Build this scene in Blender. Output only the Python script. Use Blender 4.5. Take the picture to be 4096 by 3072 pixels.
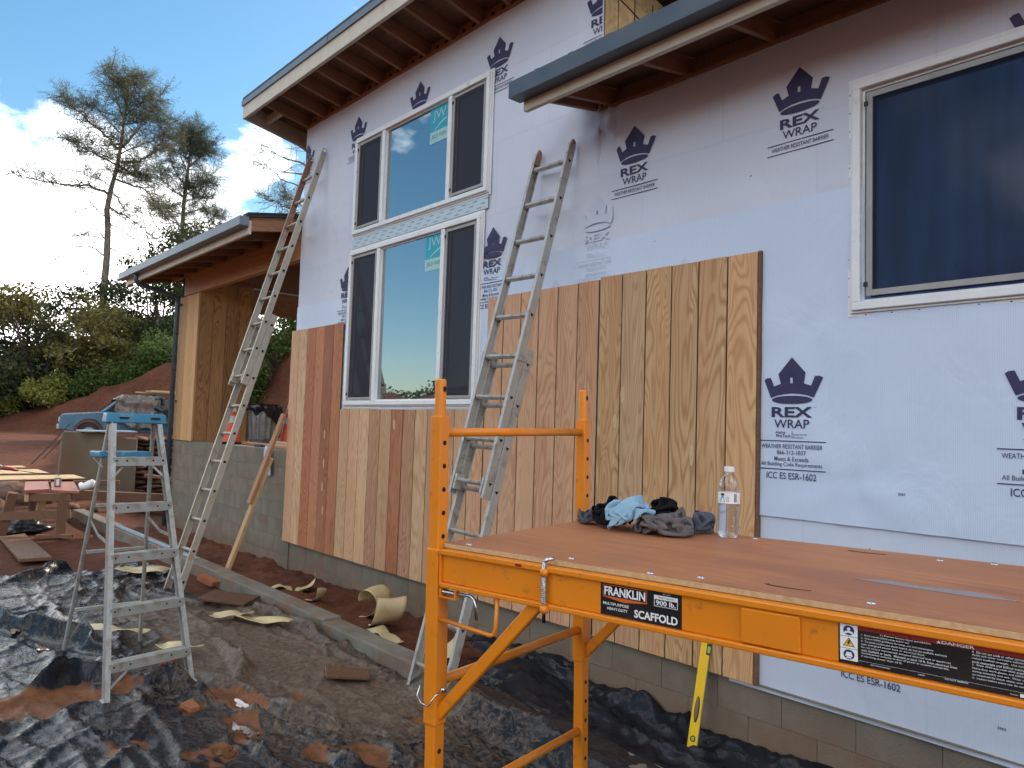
import bpy, bmesh, math, random
import numpy as np
from mathutils import Vector, Matrix, noise as mnoise

for _o in list(bpy.data.objects):
    bpy.data.objects.remove(_o)
scene = bpy.context.scene
COL = scene.collection
rad = math.radians

# ------------------------------------------------------------------ camera
CAM_H = 1.75
YAW, PITCH, ROLL = rad(-47.91), rad(3.42), rad(-1.822)
cam_data = bpy.data.cameras.new('camera')
cam_data.sensor_width = 36.0
cam_data.lens = 26.02
cam_data.clip_start = 0.05
cam_data.clip_end = 4000
cam = bpy.data.objects.new('camera', cam_data)
COL.objects.link(cam)
_f = Vector((math.sin(YAW) * math.cos(PITCH), math.cos(YAW) * math.cos(PITCH), math.sin(PITCH)))
_r = _f.cross(Vector((0, 0, 1))).normalized()
_d = -_r.cross(_f)
_r2 = _r * math.cos(ROLL) + _d * math.sin(ROLL)
_d2 = -_r * math.sin(ROLL) + _d * math.cos(ROLL)
cam.matrix_world = Matrix(((_r2.x, -_d2.x, -_f.x, 0), (_r2.y, -_d2.y, -_f.y, 0), (_r2.z, -_d2.z, -_f.z, CAM_H), (0, 0, 0, 1)))
scene.camera = cam

# ------------------------------------------------------------------ sky, sun, exposure
SUN_EL = rad(30)
SUN_DIR = Vector((-0.30 * math.cos(SUN_EL), 0.954 * math.cos(SUN_EL), math.sin(SUN_EL)))   # from scene towards sun
world = bpy.data.worlds.new('World')
scene.world = world
world.use_nodes = True
wt = world.node_tree
wt.nodes.clear()
w_out = wt.nodes.new('ShaderNodeOutputWorld')
w_bg = wt.nodes.new('ShaderNodeBackground')
w_sky = wt.nodes.new('ShaderNodeTexSky')
w_sky.sky_type = 'NISHITA'
w_sky.sun_disc = False
w_sky.sun_elevation = SUN_EL
w_sky.sun_rotation = math.atan2(SUN_DIR.x, SUN_DIR.y)
w_sky.altitude = 300
w_sky.air_density = 1.0
w_sky.dust_density = 0.6
w_sky.ozone_density = 1.2
w_tc = wt.nodes.new('ShaderNodeTexCoord')
w_map = wt.nodes.new('ShaderNodeMapping')
w_map.inputs['Location'].default_value = (5.487, 6.813, -5.875)
w_map.inputs['Scale'].default_value = (1.0, 1.0, 1.7)
w_n = wt.nodes.new('ShaderNodeTexNoise')
w_n.inputs['Scale'].default_value = 1.7
w_n.inputs['Detail'].default_value = 9
w_n.inputs['Roughness'].default_value = 0.56
w_sep = wt.nodes.new('ShaderNodeSeparateXYZ')
w_el = wt.nodes.new('ShaderNodeMapRange')          # clouds gather towards the horizon
w_el.inputs['From Min'].default_value = 0.0
w_el.inputs['From Max'].default_value = 0.6
w_el.inputs['To Min'].default_value = 0.04
w_el.inputs['To Max'].default_value = 0.0
w_add = wt.nodes.new('ShaderNodeMath')
w_add.operation = 'ADD'
w_ramp = wt.nodes.new('ShaderNodeValToRGB')
w_ramp.color_ramp.elements[0].position = 0.515
w_ramp.color_ramp.elements[0].color = (0, 0, 0, 1)
w_ramp.color_ramp.elements[1].position = 0.60
w_ramp.color_ramp.elements[1].color = (1, 1, 1, 1)
w_n2 = wt.nodes.new('ShaderNodeTexNoise')
w_n2.inputs['Scale'].default_value = 5.0
w_n2.inputs['Detail'].default_value = 6
w_cr = wt.nodes.new('ShaderNodeValToRGB')
w_cr.color_ramp.elements[0].position = 0.3
w_cr.color_ramp.elements[0].color = (10.5, 10.7, 11.0, 1)
w_cr.color_ramp.elements[1].position = 0.65
w_cr.color_ramp.elements[1].color = (17.5, 17.0, 16.2, 1)
w_mix = wt.nodes.new('ShaderNodeMix')
w_mix.data_type = 'RGBA'
L = wt.links.new
L(w_tc.outputs['Generated'], w_map.inputs['Vector'])
L(w_map.outputs[0], w_n.inputs['Vector'])
L(w_map.outputs[0], w_n2.inputs['Vector'])
L(w_tc.outputs['Generated'], w_sep.inputs[0])
L(w_sep.outputs['Z'], w_el.inputs['Value'])
L(w_n.outputs['Fac'], w_add.inputs[0])
L(w_el.outputs[0], w_add.inputs[1])
L(w_add.outputs[0], w_ramp.inputs['Fac'])
L(w_n2.outputs['Fac'], w_cr.inputs['Fac'])
L(w_ramp.outputs['Color'], w_mix.inputs['Factor'])
w_hsv = wt.nodes.new('ShaderNodeHueSaturation')
w_hsv.inputs['Hue'].default_value = 0.487
w_hsv.inputs['Saturation'].default_value = 1.22
w_hsv.inputs['Value'].default_value = 0.70
L(w_sky.outputs[0], w_hsv.inputs['Color'])
L(w_hsv.outputs[0], w_mix.inputs['A'])
L(w_cr.outputs['Color'], w_mix.inputs['B'])
L(w_mix.outputs['Result'], w_bg.inputs['Color'])
w_bg.inputs['Strength'].default_value = 0.13
L(w_bg.outputs[0], w_out.inputs['Surface'])

sun_data = bpy.data.lights.new('sun', 'SUN')
sun_data.energy = 2.4
sun_data.angle = rad(1.5)
sun_data.color = (1.0, 0.90, 0.76)
sun = bpy.data.objects.new('sun', sun_data)
sun.rotation_euler = (-SUN_DIR).to_track_quat('-Z', 'Y').to_euler()
sun.location = SUN_DIR * 60
COL.objects.link(sun)

scene.render.engine = 'CYCLES'
scene.view_settings.view_transform = 'Standard'
scene.view_settings.look = 'None'
scene.view_settings.gamma = 1.0
scene.view_settings.exposure = 1.22
scene.cycles.max_bounces = 6
scene.cycles.transparent_max_bounces = 12
scene.cycles.use_denoising = True

# ------------------------------------------------------------------ material helpers
def _nt(name):
    m = bpy.data.materials.new(name)
    m.use_nodes = True
    t = m.node_tree
    b = t.nodes['Principled BSDF']
    return m, t, b

def ramp(t, pts):
    r = t.nodes.new('ShaderNodeValToRGB')
    e = r.color_ramp.elements
    while len(e) < len(pts):
        e.new(0.5)
    for k, (p, c) in enumerate(pts):
        e[k].position = p
        e[k].color = (c[0], c[1], c[2], 1) if not isinstance(c, (int, float)) else (c, c, c, 1)
    return r

def coords(t, stretch, coord='Object', rnd=0.0):
    tc = t.nodes.new('ShaderNodeTexCoord')
    mp = t.nodes.new('ShaderNodeMapping')
    mp.inputs['Scale'].default_value = stretch
    src = tc.outputs[coord]
    if rnd:
        oi = t.nodes.new('ShaderNodeObjectInfo')
        mu = t.nodes.new('ShaderNodeVectorMath'); mu.operation = 'MULTIPLY_ADD'
        cb = t.nodes.new('ShaderNodeCombineXYZ')
        for k in range(3):
            t.links.new(oi.outputs['Random'], cb.inputs[k])
        mu.inputs[1].default_value = (rnd, rnd * 0.7, rnd * 1.3)
        t.links.new(cb.outputs[0], mu.inputs[0])
        t.links.new(src, mu.inputs[2])
        src = mu.outputs[0]
    t.links.new(src, mp.inputs['Vector'])
    return mp.outputs[0]

def noise_node(t, vec, scale, detail=4, rough=0.55, dist=0.0):
    n = t.nodes.new('ShaderNodeTexNoise')
    n.inputs['Scale'].default_value = scale
    n.inputs['Detail'].default_value = detail
    n.inputs['Roughness'].default_value = rough
    n.inputs['Distortion'].default_value = dist
    t.links.new(vec, n.inputs['Vector'])
    return n.outputs['Fac']

def mixc(t, fac, a, b, mode='MIX'):
    m = t.nodes.new('ShaderNodeMix'); m.data_type = 'RGBA'; m.blend_type = mode
    for s, v in (('Factor', fac), ('A', a), ('B', b)):
        if isinstance(v, bpy.types.NodeSocket):
            t.links.new(v, m.inputs[s])
        elif isinstance(v, (int, float)):
            m.inputs[s].default_value = v
        else:
            m.inputs[s].default_value = (v[0], v[1], v[2], 1)
    return m.outputs['Result']

def math_n(t, op, a, b=None):
    m = t.nodes.new('ShaderNodeMath'); m.operation = op
    for k, v in enumerate((a, b)):
        if v is None:
            continue
        if isinstance(v, bpy.types.NodeSocket):
            t.links.new(v, m.inputs[k])
        else:
            m.inputs[k].default_value = v
    return m.outputs[0]

def bump(t, b, h, strength, dist=0.01):
    n = t.nodes.new('ShaderNodeBump')
    n.inputs['Strength'].default_value = strength
    n.inputs['Distance'].default_value = dist
    t.links.new(h, n.inputs['Height'])
    t.links.new(n.outputs[0], b.inputs['Normal'])

def pm(name, c1, c2=None, scale=6, rough=0.6, metal=0.0, bmp=0.0, bscale=60, stretch=(1, 1, 1), spec=0.5, detail=5,
       dirt=None, dirt_amt=0.0, dirt_scale=7, rr=0.12, rnd=0.0, coat=0.0, lo=0.35, hi=0.65):
    m, t, b = _nt(name)
    v = coords(t, stretch, rnd=rnd)
    n = noise_node(t, v, scale, detail, 0.6)
    c2 = c2 or tuple(x * 0.8 for x in c1)
    r = ramp(t, [(lo, c1), (hi, c2)])
    t.links.new(n, r.inputs['Fac'])
    col = r.outputs['Color']
    if dirt:
        dn = noise_node(t, v, dirt_scale, 8, 0.68)
        dr = ramp(t, [(0.62 - dirt_amt * 0.35, 0.0), (0.78 - dirt_amt * 0.25, 1.0)])
        t.links.new(dn, dr.inputs['Fac'])
        col = mixc(t, dr.outputs['Color'], col, dirt)
    t.links.new(col, b.inputs['Base Color'])
    rn = ramp(t, [(0.3, max(0.02, rough - rr)), (0.7, min(1, rough + rr))])
    t.links.new(noise_node(t, v, scale * 2.3, 4), rn.inputs['Fac'])
    t.links.new(rn.outputs['Color'], b.inputs['Roughness'])
    b.inputs['Metallic'].default_value = metal
    b.inputs['Specular IOR Level'].default_value = spec
    b.inputs['Coat Weight'].default_value = coat
    if bmp:
        bump(t, b, noise_node(t, v, bscale, 4), bmp)
    return m

def wood(name, light, dark, bands=54, scale=4.2, along='Z', rough=0.62, contrast=0.75, tone=None, groove=False, fine=0.35, dirt=None, rnd=9.0):
    """plywood face: contour-line figure of a stretched noise field plus fine grain"""
    m, t, b = _nt(name)
    st = {'Z': (1.0, 1.0, 0.16), 'X': (0.16, 1.0, 1.0), 'Y': (1.0, 0.16, 1.0)}[along]
    fi = {'Z': (1.0, 1.0, 0.02), 'X': (0.02, 1.0, 1.0), 'Y': (1.0, 0.02, 1.0)}[along]
    v = coords(t, st, rnd=rnd)
    n = noise_node(t, v, scale, 2.0, 0.45, 0.4)
    s = math_n(t, 'SINE', math_n(t, 'MULTIPLY', n, bands * 6.283 * 0.5))
    s = math_n(t, 'MULTIPLY_ADD', s, 0.5); s.node.inputs[2].default_value = 0.5
    s = math_n(t, 'POWER', s, 2.2)
    vf = coords(t, fi, rnd=rnd)
    g = noise_node(t, vf, 95, 3, 0.7)
    base = mixc(t, math_n(t, 'MULTIPLY', s, contrast), light, dark)
    gr = ramp(t, [(0.35, 0.0), (0.7, fine)]); t.links.new(g, gr.inputs['Fac'])
    base = mixc(t, gr.outputs['Color'], base, tuple(x * 0.55 for x in dark))
    # broad tone change from board to board and across the sheet
    if tone:
        oi = t.nodes.new('ShaderNodeObjectInfo')
        tn = noise_node(t, coords(t, (1.3, 1.3, 0.12) if along == 'Z' else (0.3, 0.9, 0.9), rnd=rnd), 2.3, 2)
        tr = ramp(t, [(0.42, 0.0), (0.58, 1.0)]); t.links.new(tn, tr.inputs['Fac'])
        base = mixc(t, math_n(t, 'MULTIPLY', tr.outputs['Color'], 0.75), base, mixc(t, 0.55, base, tone))
        orr = ramp(t, [(0.0, 0.76), (1.0, 1.10)]); t.links.new(oi.outputs['Random'], orr.inputs['Fac'])
        base = mixc(t, 1.0, base, orr.outputs['Color'], 'MULTIPLY')
    if name == 'deck_plywood':
        sc_ = ramp(t, [(0.60, 0.0), (0.70, 0.75)]); t.links.new(noise_node(t, coords(t, (0.05, 1, 1)), 38, 8, 0.75), sc_.inputs['Fac'])
        base = mixc(t, sc_.outputs['Color'], base, (0.56, 0.30, 0.19))
        st_ = ramp(t, [(0.45, 0.0), (0.62, 0.7)]); t.links.new(noise_node(t, coords(t, (0.5, 1, 1)), 3.2, 5, 0.6), st_.inputs['Fac'])
        base = mixc(t, st_.outputs['Color'], base, (0.30, 0.115, 0.06))
    if dirt:
        dn = noise_node(t, v, 9, 9, 0.7)
        dr = ramp(t, [(0.55, 0.0), (0.68, 0.8)]); t.links.new(dn, dr.inputs['Fac'])
        base = mixc(t, dr.outputs['Color'], base, dirt)
    t.links.new(base, b.inputs['Base Color'])
    b.inputs['Roughness'].default_value = rough
    b.inputs['Specular IOR Level'].default_value = 0.3
    bump(t, b, g, 0.25, 0.004)
    return m

MAT = {}
MAT['sid_red'] = wood('siding_red', (0.52, 0.205, 0.095), (0.30, 0.085, 0.036), tone=(0.60, 0.28, 0.145), contrast=0.75)
MAT['sid_pink'] = wood('siding_pink', (0.65, 0.365, 0.21), (0.44, 0.195, 0.095), tone=(0.69, 0.43, 0.26), contrast=0.75)
MAT['sid_cream'] = wood('siding_cream', (0.74, 0.49, 0.28), (0.55, 0.29, 0.145), tone=(0.60, 0.29, 0.155), contrast=0.75)
MAT['sid_tan'] = wood('siding_tan', (0.74, 0.475, 0.245), (0.48, 0.235, 0.10), tone=(0.54, 0.27, 0.125), contrast=0.85)
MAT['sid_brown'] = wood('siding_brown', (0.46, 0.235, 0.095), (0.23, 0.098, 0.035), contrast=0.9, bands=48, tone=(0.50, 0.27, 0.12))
MAT['sid_gold'] = wood('siding_gold', (0.62, 0.365, 0.155), (0.48, 0.25, 0.09), contrast=0.5, tone=(0.56, 0.33, 0.15))
MAT['groove'] = pm('groove_wood', (0.05, 0.027, 0.014), (0.03, 0.015, 0.008), rough=0.9)
MAT['patch'] = pm('wood_patch', (0.60, 0.43, 0.26), (0.52, 0.36, 0.2), scale=30, rough=0.6)
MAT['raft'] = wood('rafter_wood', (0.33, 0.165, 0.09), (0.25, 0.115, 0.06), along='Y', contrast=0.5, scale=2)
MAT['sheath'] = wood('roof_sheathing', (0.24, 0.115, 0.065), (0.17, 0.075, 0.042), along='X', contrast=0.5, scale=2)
MAT['beam'] = wood('beam_wood', (0.48, 0.235, 0.10), (0.35, 0.15, 0.055), along='X', contrast=0.6, scale=2)
MAT['deckply'] = wood('deck_plywood', (0.50, 0.20, 0.082), (0.39, 0.14, 0.054), along='X', contrast=0.45, scale=1.6, bands=12, rough=0.5, fine=0.5, dirt=(0.27, 0.10, 0.055))
MAT['lumber'] = wood('lumber', (0.56, 0.40, 0.22), (0.46, 0.29, 0.14), along='Y', contrast=0.5)
MAT['lumberz'] = wood('lumber_post', (0.52, 0.35, 0.18), (0.42, 0.25, 0.11), along='Z', contrast=0.5)
MAT['lumberred'] = wood('lumber_red', (0.42, 0.23, 0.12), (0.33, 0.15, 0.075), along='Z', contrast=0.5)
MAT['oldwood'] = wood('weathered_wood', (0.20, 0.105, 0.06), (0.12, 0.06, 0.035), along='X', contrast=0.6, dirt=(0.15, 0.07, 0.04))
MAT['redplank'] = wood('reddish_plank', (0.36, 0.13, 0.085), (0.26, 0.085, 0.055), along='X', contrast=0.4, rough=0.4)
MAT['wetboard'] = pm('wet_board', (0.13, 0.06, 0.03), (0.09, 0.04, 0.02), scale=9, rough=0.35, bmp=0.3, stretch=(1, 5, 1))
MAT['cream'] = pm('cream_paint', (0.60, 0.535, 0.43), (0.54, 0.475, 0.375), scale=4, rough=0.5, dirt=(0.4, 0.32, 0.23), dirt_amt=0.1)
MAT['vinyl'] = pm('white_vinyl', (0.80, 0.80, 0.79), (0.74, 0.74, 0.74), scale=3, rough=0.35, dirt=(0.5, 0.47, 0.42), dirt_amt=0.06)
MAT['greyframe'] = pm('grey_screen_frame', (0.36, 0.35, 0.33), (0.3, 0.29, 0.28), rough=0.45)
MAT['gutter'] = pm('slate_gutter_metal', (0.05, 0.07, 0.095), (0.043, 0.06, 0.082), scale=2, rough=0.42, metal=0.0, spec=0.6)
MAT['gutterlt'] = pm('grey_gutter_metal', (0.17, 0.215, 0.25), (0.155, 0.195, 0.225), scale=1, rough=0.45, metal=0.0, spec=0.5, rr=0.03)
MAT['drip'] = pm('drip_edge_metal', (0.16, 0.19, 0.22), (0.13, 0.16, 0.19), scale=2, rough=0.35, metal=0.3)
MAT['pipe'] = pm('downspout_metal', (0.07, 0.10, 0.125), (0.055, 0.08, 0.10), scale=3, rough=0.33, metal=0.2)
MAT['roofing'] = pm('black_roofing', (0.02, 0.022, 0.026), (0.03, 0.03, 0.034), rough=0.6)
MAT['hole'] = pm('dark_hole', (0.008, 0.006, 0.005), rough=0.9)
MAT['ink'] = pm('navy_ink', (0.030, 0.026, 0.085), (0.036, 0.031, 0.095), rough=0.6)
MAT['inkfade'] = pm('faded_ink', (0.53, 0.58, 0.68), (0.55, 0.60, 0.70), rough=0.6)
MAT['black'] = pm('black_rubber', (0.015, 0.015, 0.016), rough=0.55)
MAT['orange'] = pm('orange_powder_coat', (0.76, 0.235, 0.010), (0.72, 0.212, 0.008), scale=3, rough=0.36, spec=0.5, rr=0.06, dirt=(0.34, 0.125, 0.03), dirt_amt=0.11, dirt_scale=26)
MAT['chrome'] = pm('zinc_steel', (0.62, 0.62, 0.63), (0.5, 0.5, 0.5), scale=20, rough=0.22, metal=1.0)
MAT['alu'] = pm('dull_aluminium', (0.50, 0.485, 0.455), (0.42, 0.405, 0.375), scale=12, rough=0.42, metal=0.35, dirt=(0.24, 0.17, 0.12), dirt_amt=0.22, dirt_scale=13)
MAT['alupale'] = pm('pale_aluminium', (0.46, 0.455, 0.43), (0.38, 0.37, 0.34), scale=10, rough=0.42, metal=0.35, dirt=(0.27, 0.21, 0.145), dirt_amt=0.36, dirt_scale=15)
MAT['aluwarm'] = pm('warm_aluminium', (0.45, 0.41, 0.34), (0.39, 0.35, 0.29), scale=10, rough=0.45, metal=0.3, dirt=(0.30, 0.19, 0.13), dirt_amt=0.22, dirt_scale=9)
MAT['rustrail'] = pm('mud_stained_rail', (0.36, 0.20, 0.145), (0.30, 0.15, 0.10), scale=12, rough=0.6, dirt=(0.5, 0.45, 0.38), dirt_amt=0.12, dirt_scale=16)
def stained_rail():
    m, t, b = _nt('partly_stained_rail')
    v = coords(t, (1, 1, 1))
    sp = t.nodes.new('ShaderNodeSeparateXYZ'); t.links.new(v, sp.inputs[0])
    f = math_n(t, 'ADD', sp.outputs['Z'], math_n(t, 'MULTIPLY', noise_node(t, v, 9, 6, 0.7), 1.6))
    r = ramp(t, [(0.0, 0.0), (1.0, 1.0)]); mr = t.nodes.new('ShaderNodeMapRange'); mr.inputs['From Min'].default_value = 1.05; mr.inputs['From Max'].default_value = 1.45
    t.links.new(f, mr.inputs['Value'])
    t.links.new(mixc(t, mr.outputs[0], (0.45, 0.41, 0.34), (0.34, 0.17, 0.115)), b.inputs['Base Color'])
    b.inputs['Roughness'].default_value = 0.5; b.inputs['Metallic'].default_value = 0.2
    return m
MAT['railstain'] = stained_rail()
MAT['bluecap'] = pm('blue_plastic', (0.035, 0.19, 0.33), (0.05, 0.23, 0.36), scale=9, rough=0.42, dirt=(0.35, 0.4, 0.42), dirt_amt=0.1, dirt_scale=12)
MAT['concrete'] = pm('grey_block', (0.215, 0.185, 0.14), (0.155, 0.135, 0.102), scale=3.5, rough=0.9, bmp=0.5, bscale=90, dirt=(0.20, 0.105, 0.06), dirt_amt=0.25, dirt_scale=1.4, rnd=5.0)
MAT['mortar'] = pm('mortar_parging', (0.13, 0.125, 0.108), (0.09, 0.086, 0.075), scale=3, rough=0.95, bmp=0.5, bscale=80, dirt=(0.16, 0.08, 0.045), dirt_amt=0.2, dirt_scale=2)
def splash(m, top, colr):
    t = m.node_tree; b = t.nodes['Principled BSDF']
    src = b.inputs['Base Color'].links[0].from_socket
    g = t.nodes.new('ShaderNodeNewGeometry'); sp = t.nodes.new('ShaderNodeSeparateXYZ'); t.links.new(g.outputs['Position'], sp.inputs[0])
    n = t.nodes.new('ShaderNodeTexNoise'); n.inputs['Scale'].default_value = 2.2; n.inputs['Detail'].default_value = 8; n.inputs['Roughness'].default_value = 0.68
    t.links.new(g.outputs['Position'], n.inputs['Vector'])
    f = math_n(t, 'SUBTRACT', math_n(t, 'MULTIPLY', n.outputs['Fac'], top * 2.2), sp.outputs['Z'])
    mr = t.nodes.new('ShaderNodeMapRange'); mr.inputs['From Min'].default_value = 0.0; mr.inputs['From Max'].default_value = top * 0.8; mr.inputs['To Max'].default_value = 0.5
    t.links.new(f, mr.inputs['Value'])
    t.links.new(mixc(t, mr.outputs[0], src, colr), b.inputs['Base Color'])
splash(MAT['concrete'], 0.30, (0.17, 0.085, 0.045))
MAT['kerbcon'] = pm('kerb_concrete', (0.205, 0.185, 0.145), (0.14, 0.122, 0.094), scale=5, rough=0.85, bmp=0.5, bscale=110, dirt=(0.2, 0.095, 0.05), dirt_amt=0.32, dirt_scale=3.2)
MAT['tancon'] = pm('tan_concrete', (0.175, 0.135, 0.088), (0.13, 0.10, 0.07), scale=1.3, rough=0.9, bmp=0.4, bscale=60, dirt=(0.17, 0.085, 0.04), dirt_amt=0.3, dirt_scale=1.1, stretch=(1, 1, .4))
MAT['stone'] = pm('brown_stone', (0.17, 0.085, 0.05), (0.105, 0.055, 0.035), scale=4, rough=0.9, bmp=0.7, bscale=25, rnd=5)
MAT['osb'] = pm('osb_board', (0.42, 0.27, 0.12), (0.27, 0.15, 0.06), scale=22, rough=0.7, detail=7, bmp=0.3, bscale=30, stretch=(1, 1, 1))
MAT['paper'] = pm('tan_release_paper', (0.56, 0.43, 0.24), (0.49, 0.37, 0.2), scale=6, rough=0.55, dirt=(0.3, 0.17, 0.09), dirt_amt=0.12)
MAT['paperyel'] = pm('yellow_release_paper', (0.62, 0.52, 0.26), (0.55, 0.45, 0.22), scale=6, rough=0.5, dirt=(0.3, 0.17, 0.09), dirt_amt=0.12)
MAT['clayrock'] = pm('red_clay_lump', (0.36, 0.13, 0.055), (0.28, 0.09, 0.04), scale=9, rough=0.7, bmp=0.6)
MAT['galv'] = pm('galvanised_steel', (0.34, 0.36, 0.37), (0.24, 0.26, 0.27), scale=14, rough=0.38, metal=0.8)
MAT['bag'] = pm('black_bin_bag', (0.012, 0.012, 0.014), rough=0.35, bmp=0.5, bscale=14)
MAT['coneor'] = pm('orange_cone_plastic', (0.75, 0.09, 0.03), (0.68, 0.08, 0.03), rough=0.5, dirt=(0.3, 0.1, 0.05), dirt_amt=0.1)
MAT['conewh'] = pm('cone_reflective_white', (0.62, 0.6, 0.56), (0.5, 0.48, 0.45), rough=0.45)
MAT['whiteplas'] = pm('white_plastic', (0.78, 0.78, 0.78), (0.72, 0.72, 0.72), rough=0.4)
MAT['whiteink'] = pm('white_print', (0.82, 0.82, 0.80), (0.8, 0.8, 0.78), rough=0.5)
MAT['stickblk'] = pm('black_sticker', (0.012, 0.012, 0.012), (0.016, 0.016, 0.016), rough=0.3)
MAT['stickred'] = pm('red_print', (0.27, 0.022, 0.016), (0.24, 0.02, 0.015), rough=0.35)
MAT['stickorange'] = pm('orange_print', (0.66, 0.13, 0.02), (0.62, 0.12, 0.02), rough=0.4)
MAT['stickyel'] = pm('yellow_print', (0.8, 0.47, 0.03), (0.78, 0.45, 0.03), rough=0.4)
MAT['stickblue'] = pm('blue_print', (0.02, 0.03, 0.14), (0.02, 0.03, 0.13), rough=0.4)
MAT['teal'] = pm('teal_sticker', (0.02, 0.36, 0.46), (0.02, 0.34, 0.44), rough=0.35)
MAT['tealpale'] = pm('pale_teal_sticker', (0.36, 0.60, 0.60), (0.34, 0.57, 0.58), rough=0.35)
MAT['tape'] = pm('flashing_tape', (0.52, 0.62, 0.66), (0.46, 0.57, 0.63), scale=14, rough=0.35, bmp=0.2, bscale=20)
MAT['levelyel'] = pm('yellow_level_paint', (0.80, 0.50, 0.015), (0.76, 0.46, 0.015), scale=5, rough=0.35, dirt=(0.35, 0.2, 0.03), dirt_amt=0.06, dirt_scale=20)
MAT['vial'] = pm('green_vial', (0.32, 0.5, 0.12), rough=0.12)
MAT['clothblue'] = pm('light_blue_cloth', (0.27, 0.42, 0.53), (0.235, 0.375, 0.48), scale=14, rough=0.95, bmp=0.25, bscale=420, spec=0.1)
MAT['clothgrey'] = pm('grey_cloth', (0.145, 0.125, 0.125), (0.12, 0.10, 0.10), scale=14, rough=0.95, bmp=0.25, bscale=420, spec=0.1)
MAT['clothslate'] = pm('slate_cloth', (0.105, 0.108, 0.135), (0.09, 0.09, 0.115), scale=14, rough=0.95, bmp=0.25, bscale=420, spec=0.1)
MAT['clothblack'] = pm('black_cloth', (0.010, 0.010, 0.012), (0.014, 0.013, 0.014), scale=14, rough=0.95, bmp=0.25, bscale=420, spec=0.1)
MAT['truckblue'] = pm('blue_truck_paint', (0.06, 0.155, 0.225), (0.05, 0.13, 0.19), scale=2, rough=0.3, coat=0.4, dirt=(0.25, 0.17, 0.12), dirt_amt=0.12)
MAT['tarpclear'] = pm('dusty_clear_tarp', (0.13, 0.115, 0.10), (0.07, 0.065, 0.06), scale=3, rough=0.3, bmp=0.7, bscale=8, dirt=(0.27, 0.14, 0.08), dirt_amt=0.3, dirt_scale=2)
MAT['tarpblack'] = pm('black_tarp', (0.014, 0.015, 0.018), (0.022, 0.022, 0.024), scale=3, rough=0.3, bmp=0.6, bscale=9)
MAT['greytool'] = pm('grey_tool_casing', (0.2, 0.2, 0.195), (0.14, 0.14, 0.14), rough=0.5)
MAT['redtool'] = pm('red_tool_casing', (0.3, 0.025, 0.03), rough=0.45)
MAT['flash'] = pm('blue_white_flashing', (0.46, 0.56, 0.66), (0.44, 0.54, 0.64), scale=1, rough=0.35, metal=0.2, rr=0.02)
MAT['brick'] = pm('red_brick', (0.30, 0.085, 0.045), (0.24, 0.065, 0.035), rough=0.85, bmp=0.4)
MAT['carglass'] = pm('dark_car_glass', (0.02, 0.025, 0.03), rough=0.08, spec=0.8)

def wrap_mat(name, c1, c2, gridamt):
    m, t, b = _nt(name)
    v = coords(t, (1, 1, 1), 'Object')
    n = noise_node(t, v, 1.7, 5, 0.55)
    r = ramp(t, [(0.35, c1), (0.65, c2)]); t.links.new(n, r.inputs['Fac'])
    col = r.outputs['Color']
    # sheathing seams faintly visible through the film
    br = t.nodes.new('ShaderNodeTexBrick')
    br.inputs['Scale'].default_value = 1.0
    br.inputs['Mortar Size'].default_value = 0.012
    br.inputs['Mortar Smooth'].default_value = 0.6
    br.inputs['Brick Width'].default_value = 1.22
    br.inputs['Row Height'].default_value = 0.61
    br.inputs['Color1'].default_value = (1, 1, 1, 1); br.inputs['Color2'].default_value = (0.965, 0.96, 0.965, 1)
    br.inputs['Mortar'].default_value = (1 - gridamt, 1 - gridamt, 1 - gridamt * 0.6, 1)
    sw = t.nodes.new('ShaderNodeSeparateXYZ'); cw = t.nodes.new('ShaderNodeCombineXYZ')
    t.links.new(v, sw.inputs[0]); t.links.new(sw.outputs['X'], cw.inputs['X']); t.links.new(sw.outputs['Z'], cw.inputs['Y'])
    wob = t.nodes.new('ShaderNodeVectorMath'); wob.operation = 'MULTIPLY_ADD'
    nn = t.nodes.new('ShaderNodeTexNoise'); nn.inputs['Scale'].default_value = 3
    t.links.new(v, nn.inputs['Vector']); t.links.new(nn.outputs['Color'], wob.inputs[0]); wob.inputs[1].default_value = (0.03, 0.03, 0.03)
    t.links.new(cw.outputs[0], wob.inputs[2]); t.links.new(wob.outputs[0], br.inputs['Vector'])
    col = mixc(t, 1.0, col, br.outputs['Color'], 'MULTIPLY')
    # fine vertical ribbing of the film
    wv = t.nodes.new('ShaderNodeTexWave'); wv.wave_type = 'BANDS'; wv.bands_direction = 'X'
    wv.inputs['Scale'].default_value = 34; wv.inputs['Distortion'].default_value = 0.6; wv.inputs['Detail'].default_value = 2
    wv.inputs['Detail Scale'].default_value = 0.2
    t.links.new(v, wv.inputs['Vector'])
    wr = ramp(t, [(0.0, 0.90), (0.5, 1.0)]); t.links.new(wv.outputs['Fac'], wr.inputs['Fac'])
    col = mixc(t, 1.0, col, wr.outputs['Color'], 'MULTIPLY')
    t.links.new(col, b.inputs['Base Color'])
    b.inputs['Roughness'].default_value = 0.42
    b.inputs['Specular IOR Level'].default_value = 0.35
    h = math_n(t, 'MULTIPLY_ADD', noise_node(t, coords(t, (1.3, 1, 0.8)), 3.2, 3, 0.5, 1.0), 1.0)
    h.node.inputs[2].default_value = 0.0
    bump(t, b, h, 0.26, 0.04)
    return m
MAT['wrap_hi'] = wrap_mat('house_wrap_single_layer', (0.625, 0.66, 0.755), (0.655, 0.68, 0.765), 0.06)
MAT['wrap_mid'] = wrap_mat('house_wrap_double_layer', (0.60, 0.69, 0.84), (0.62, 0.705, 0.845), 0.015)
MAT['wrap_lo'] = wrap_mat('house_wrap_lower', (0.60, 0.65, 0.76), (0.63, 0.67, 0.77), 0.06)

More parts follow.
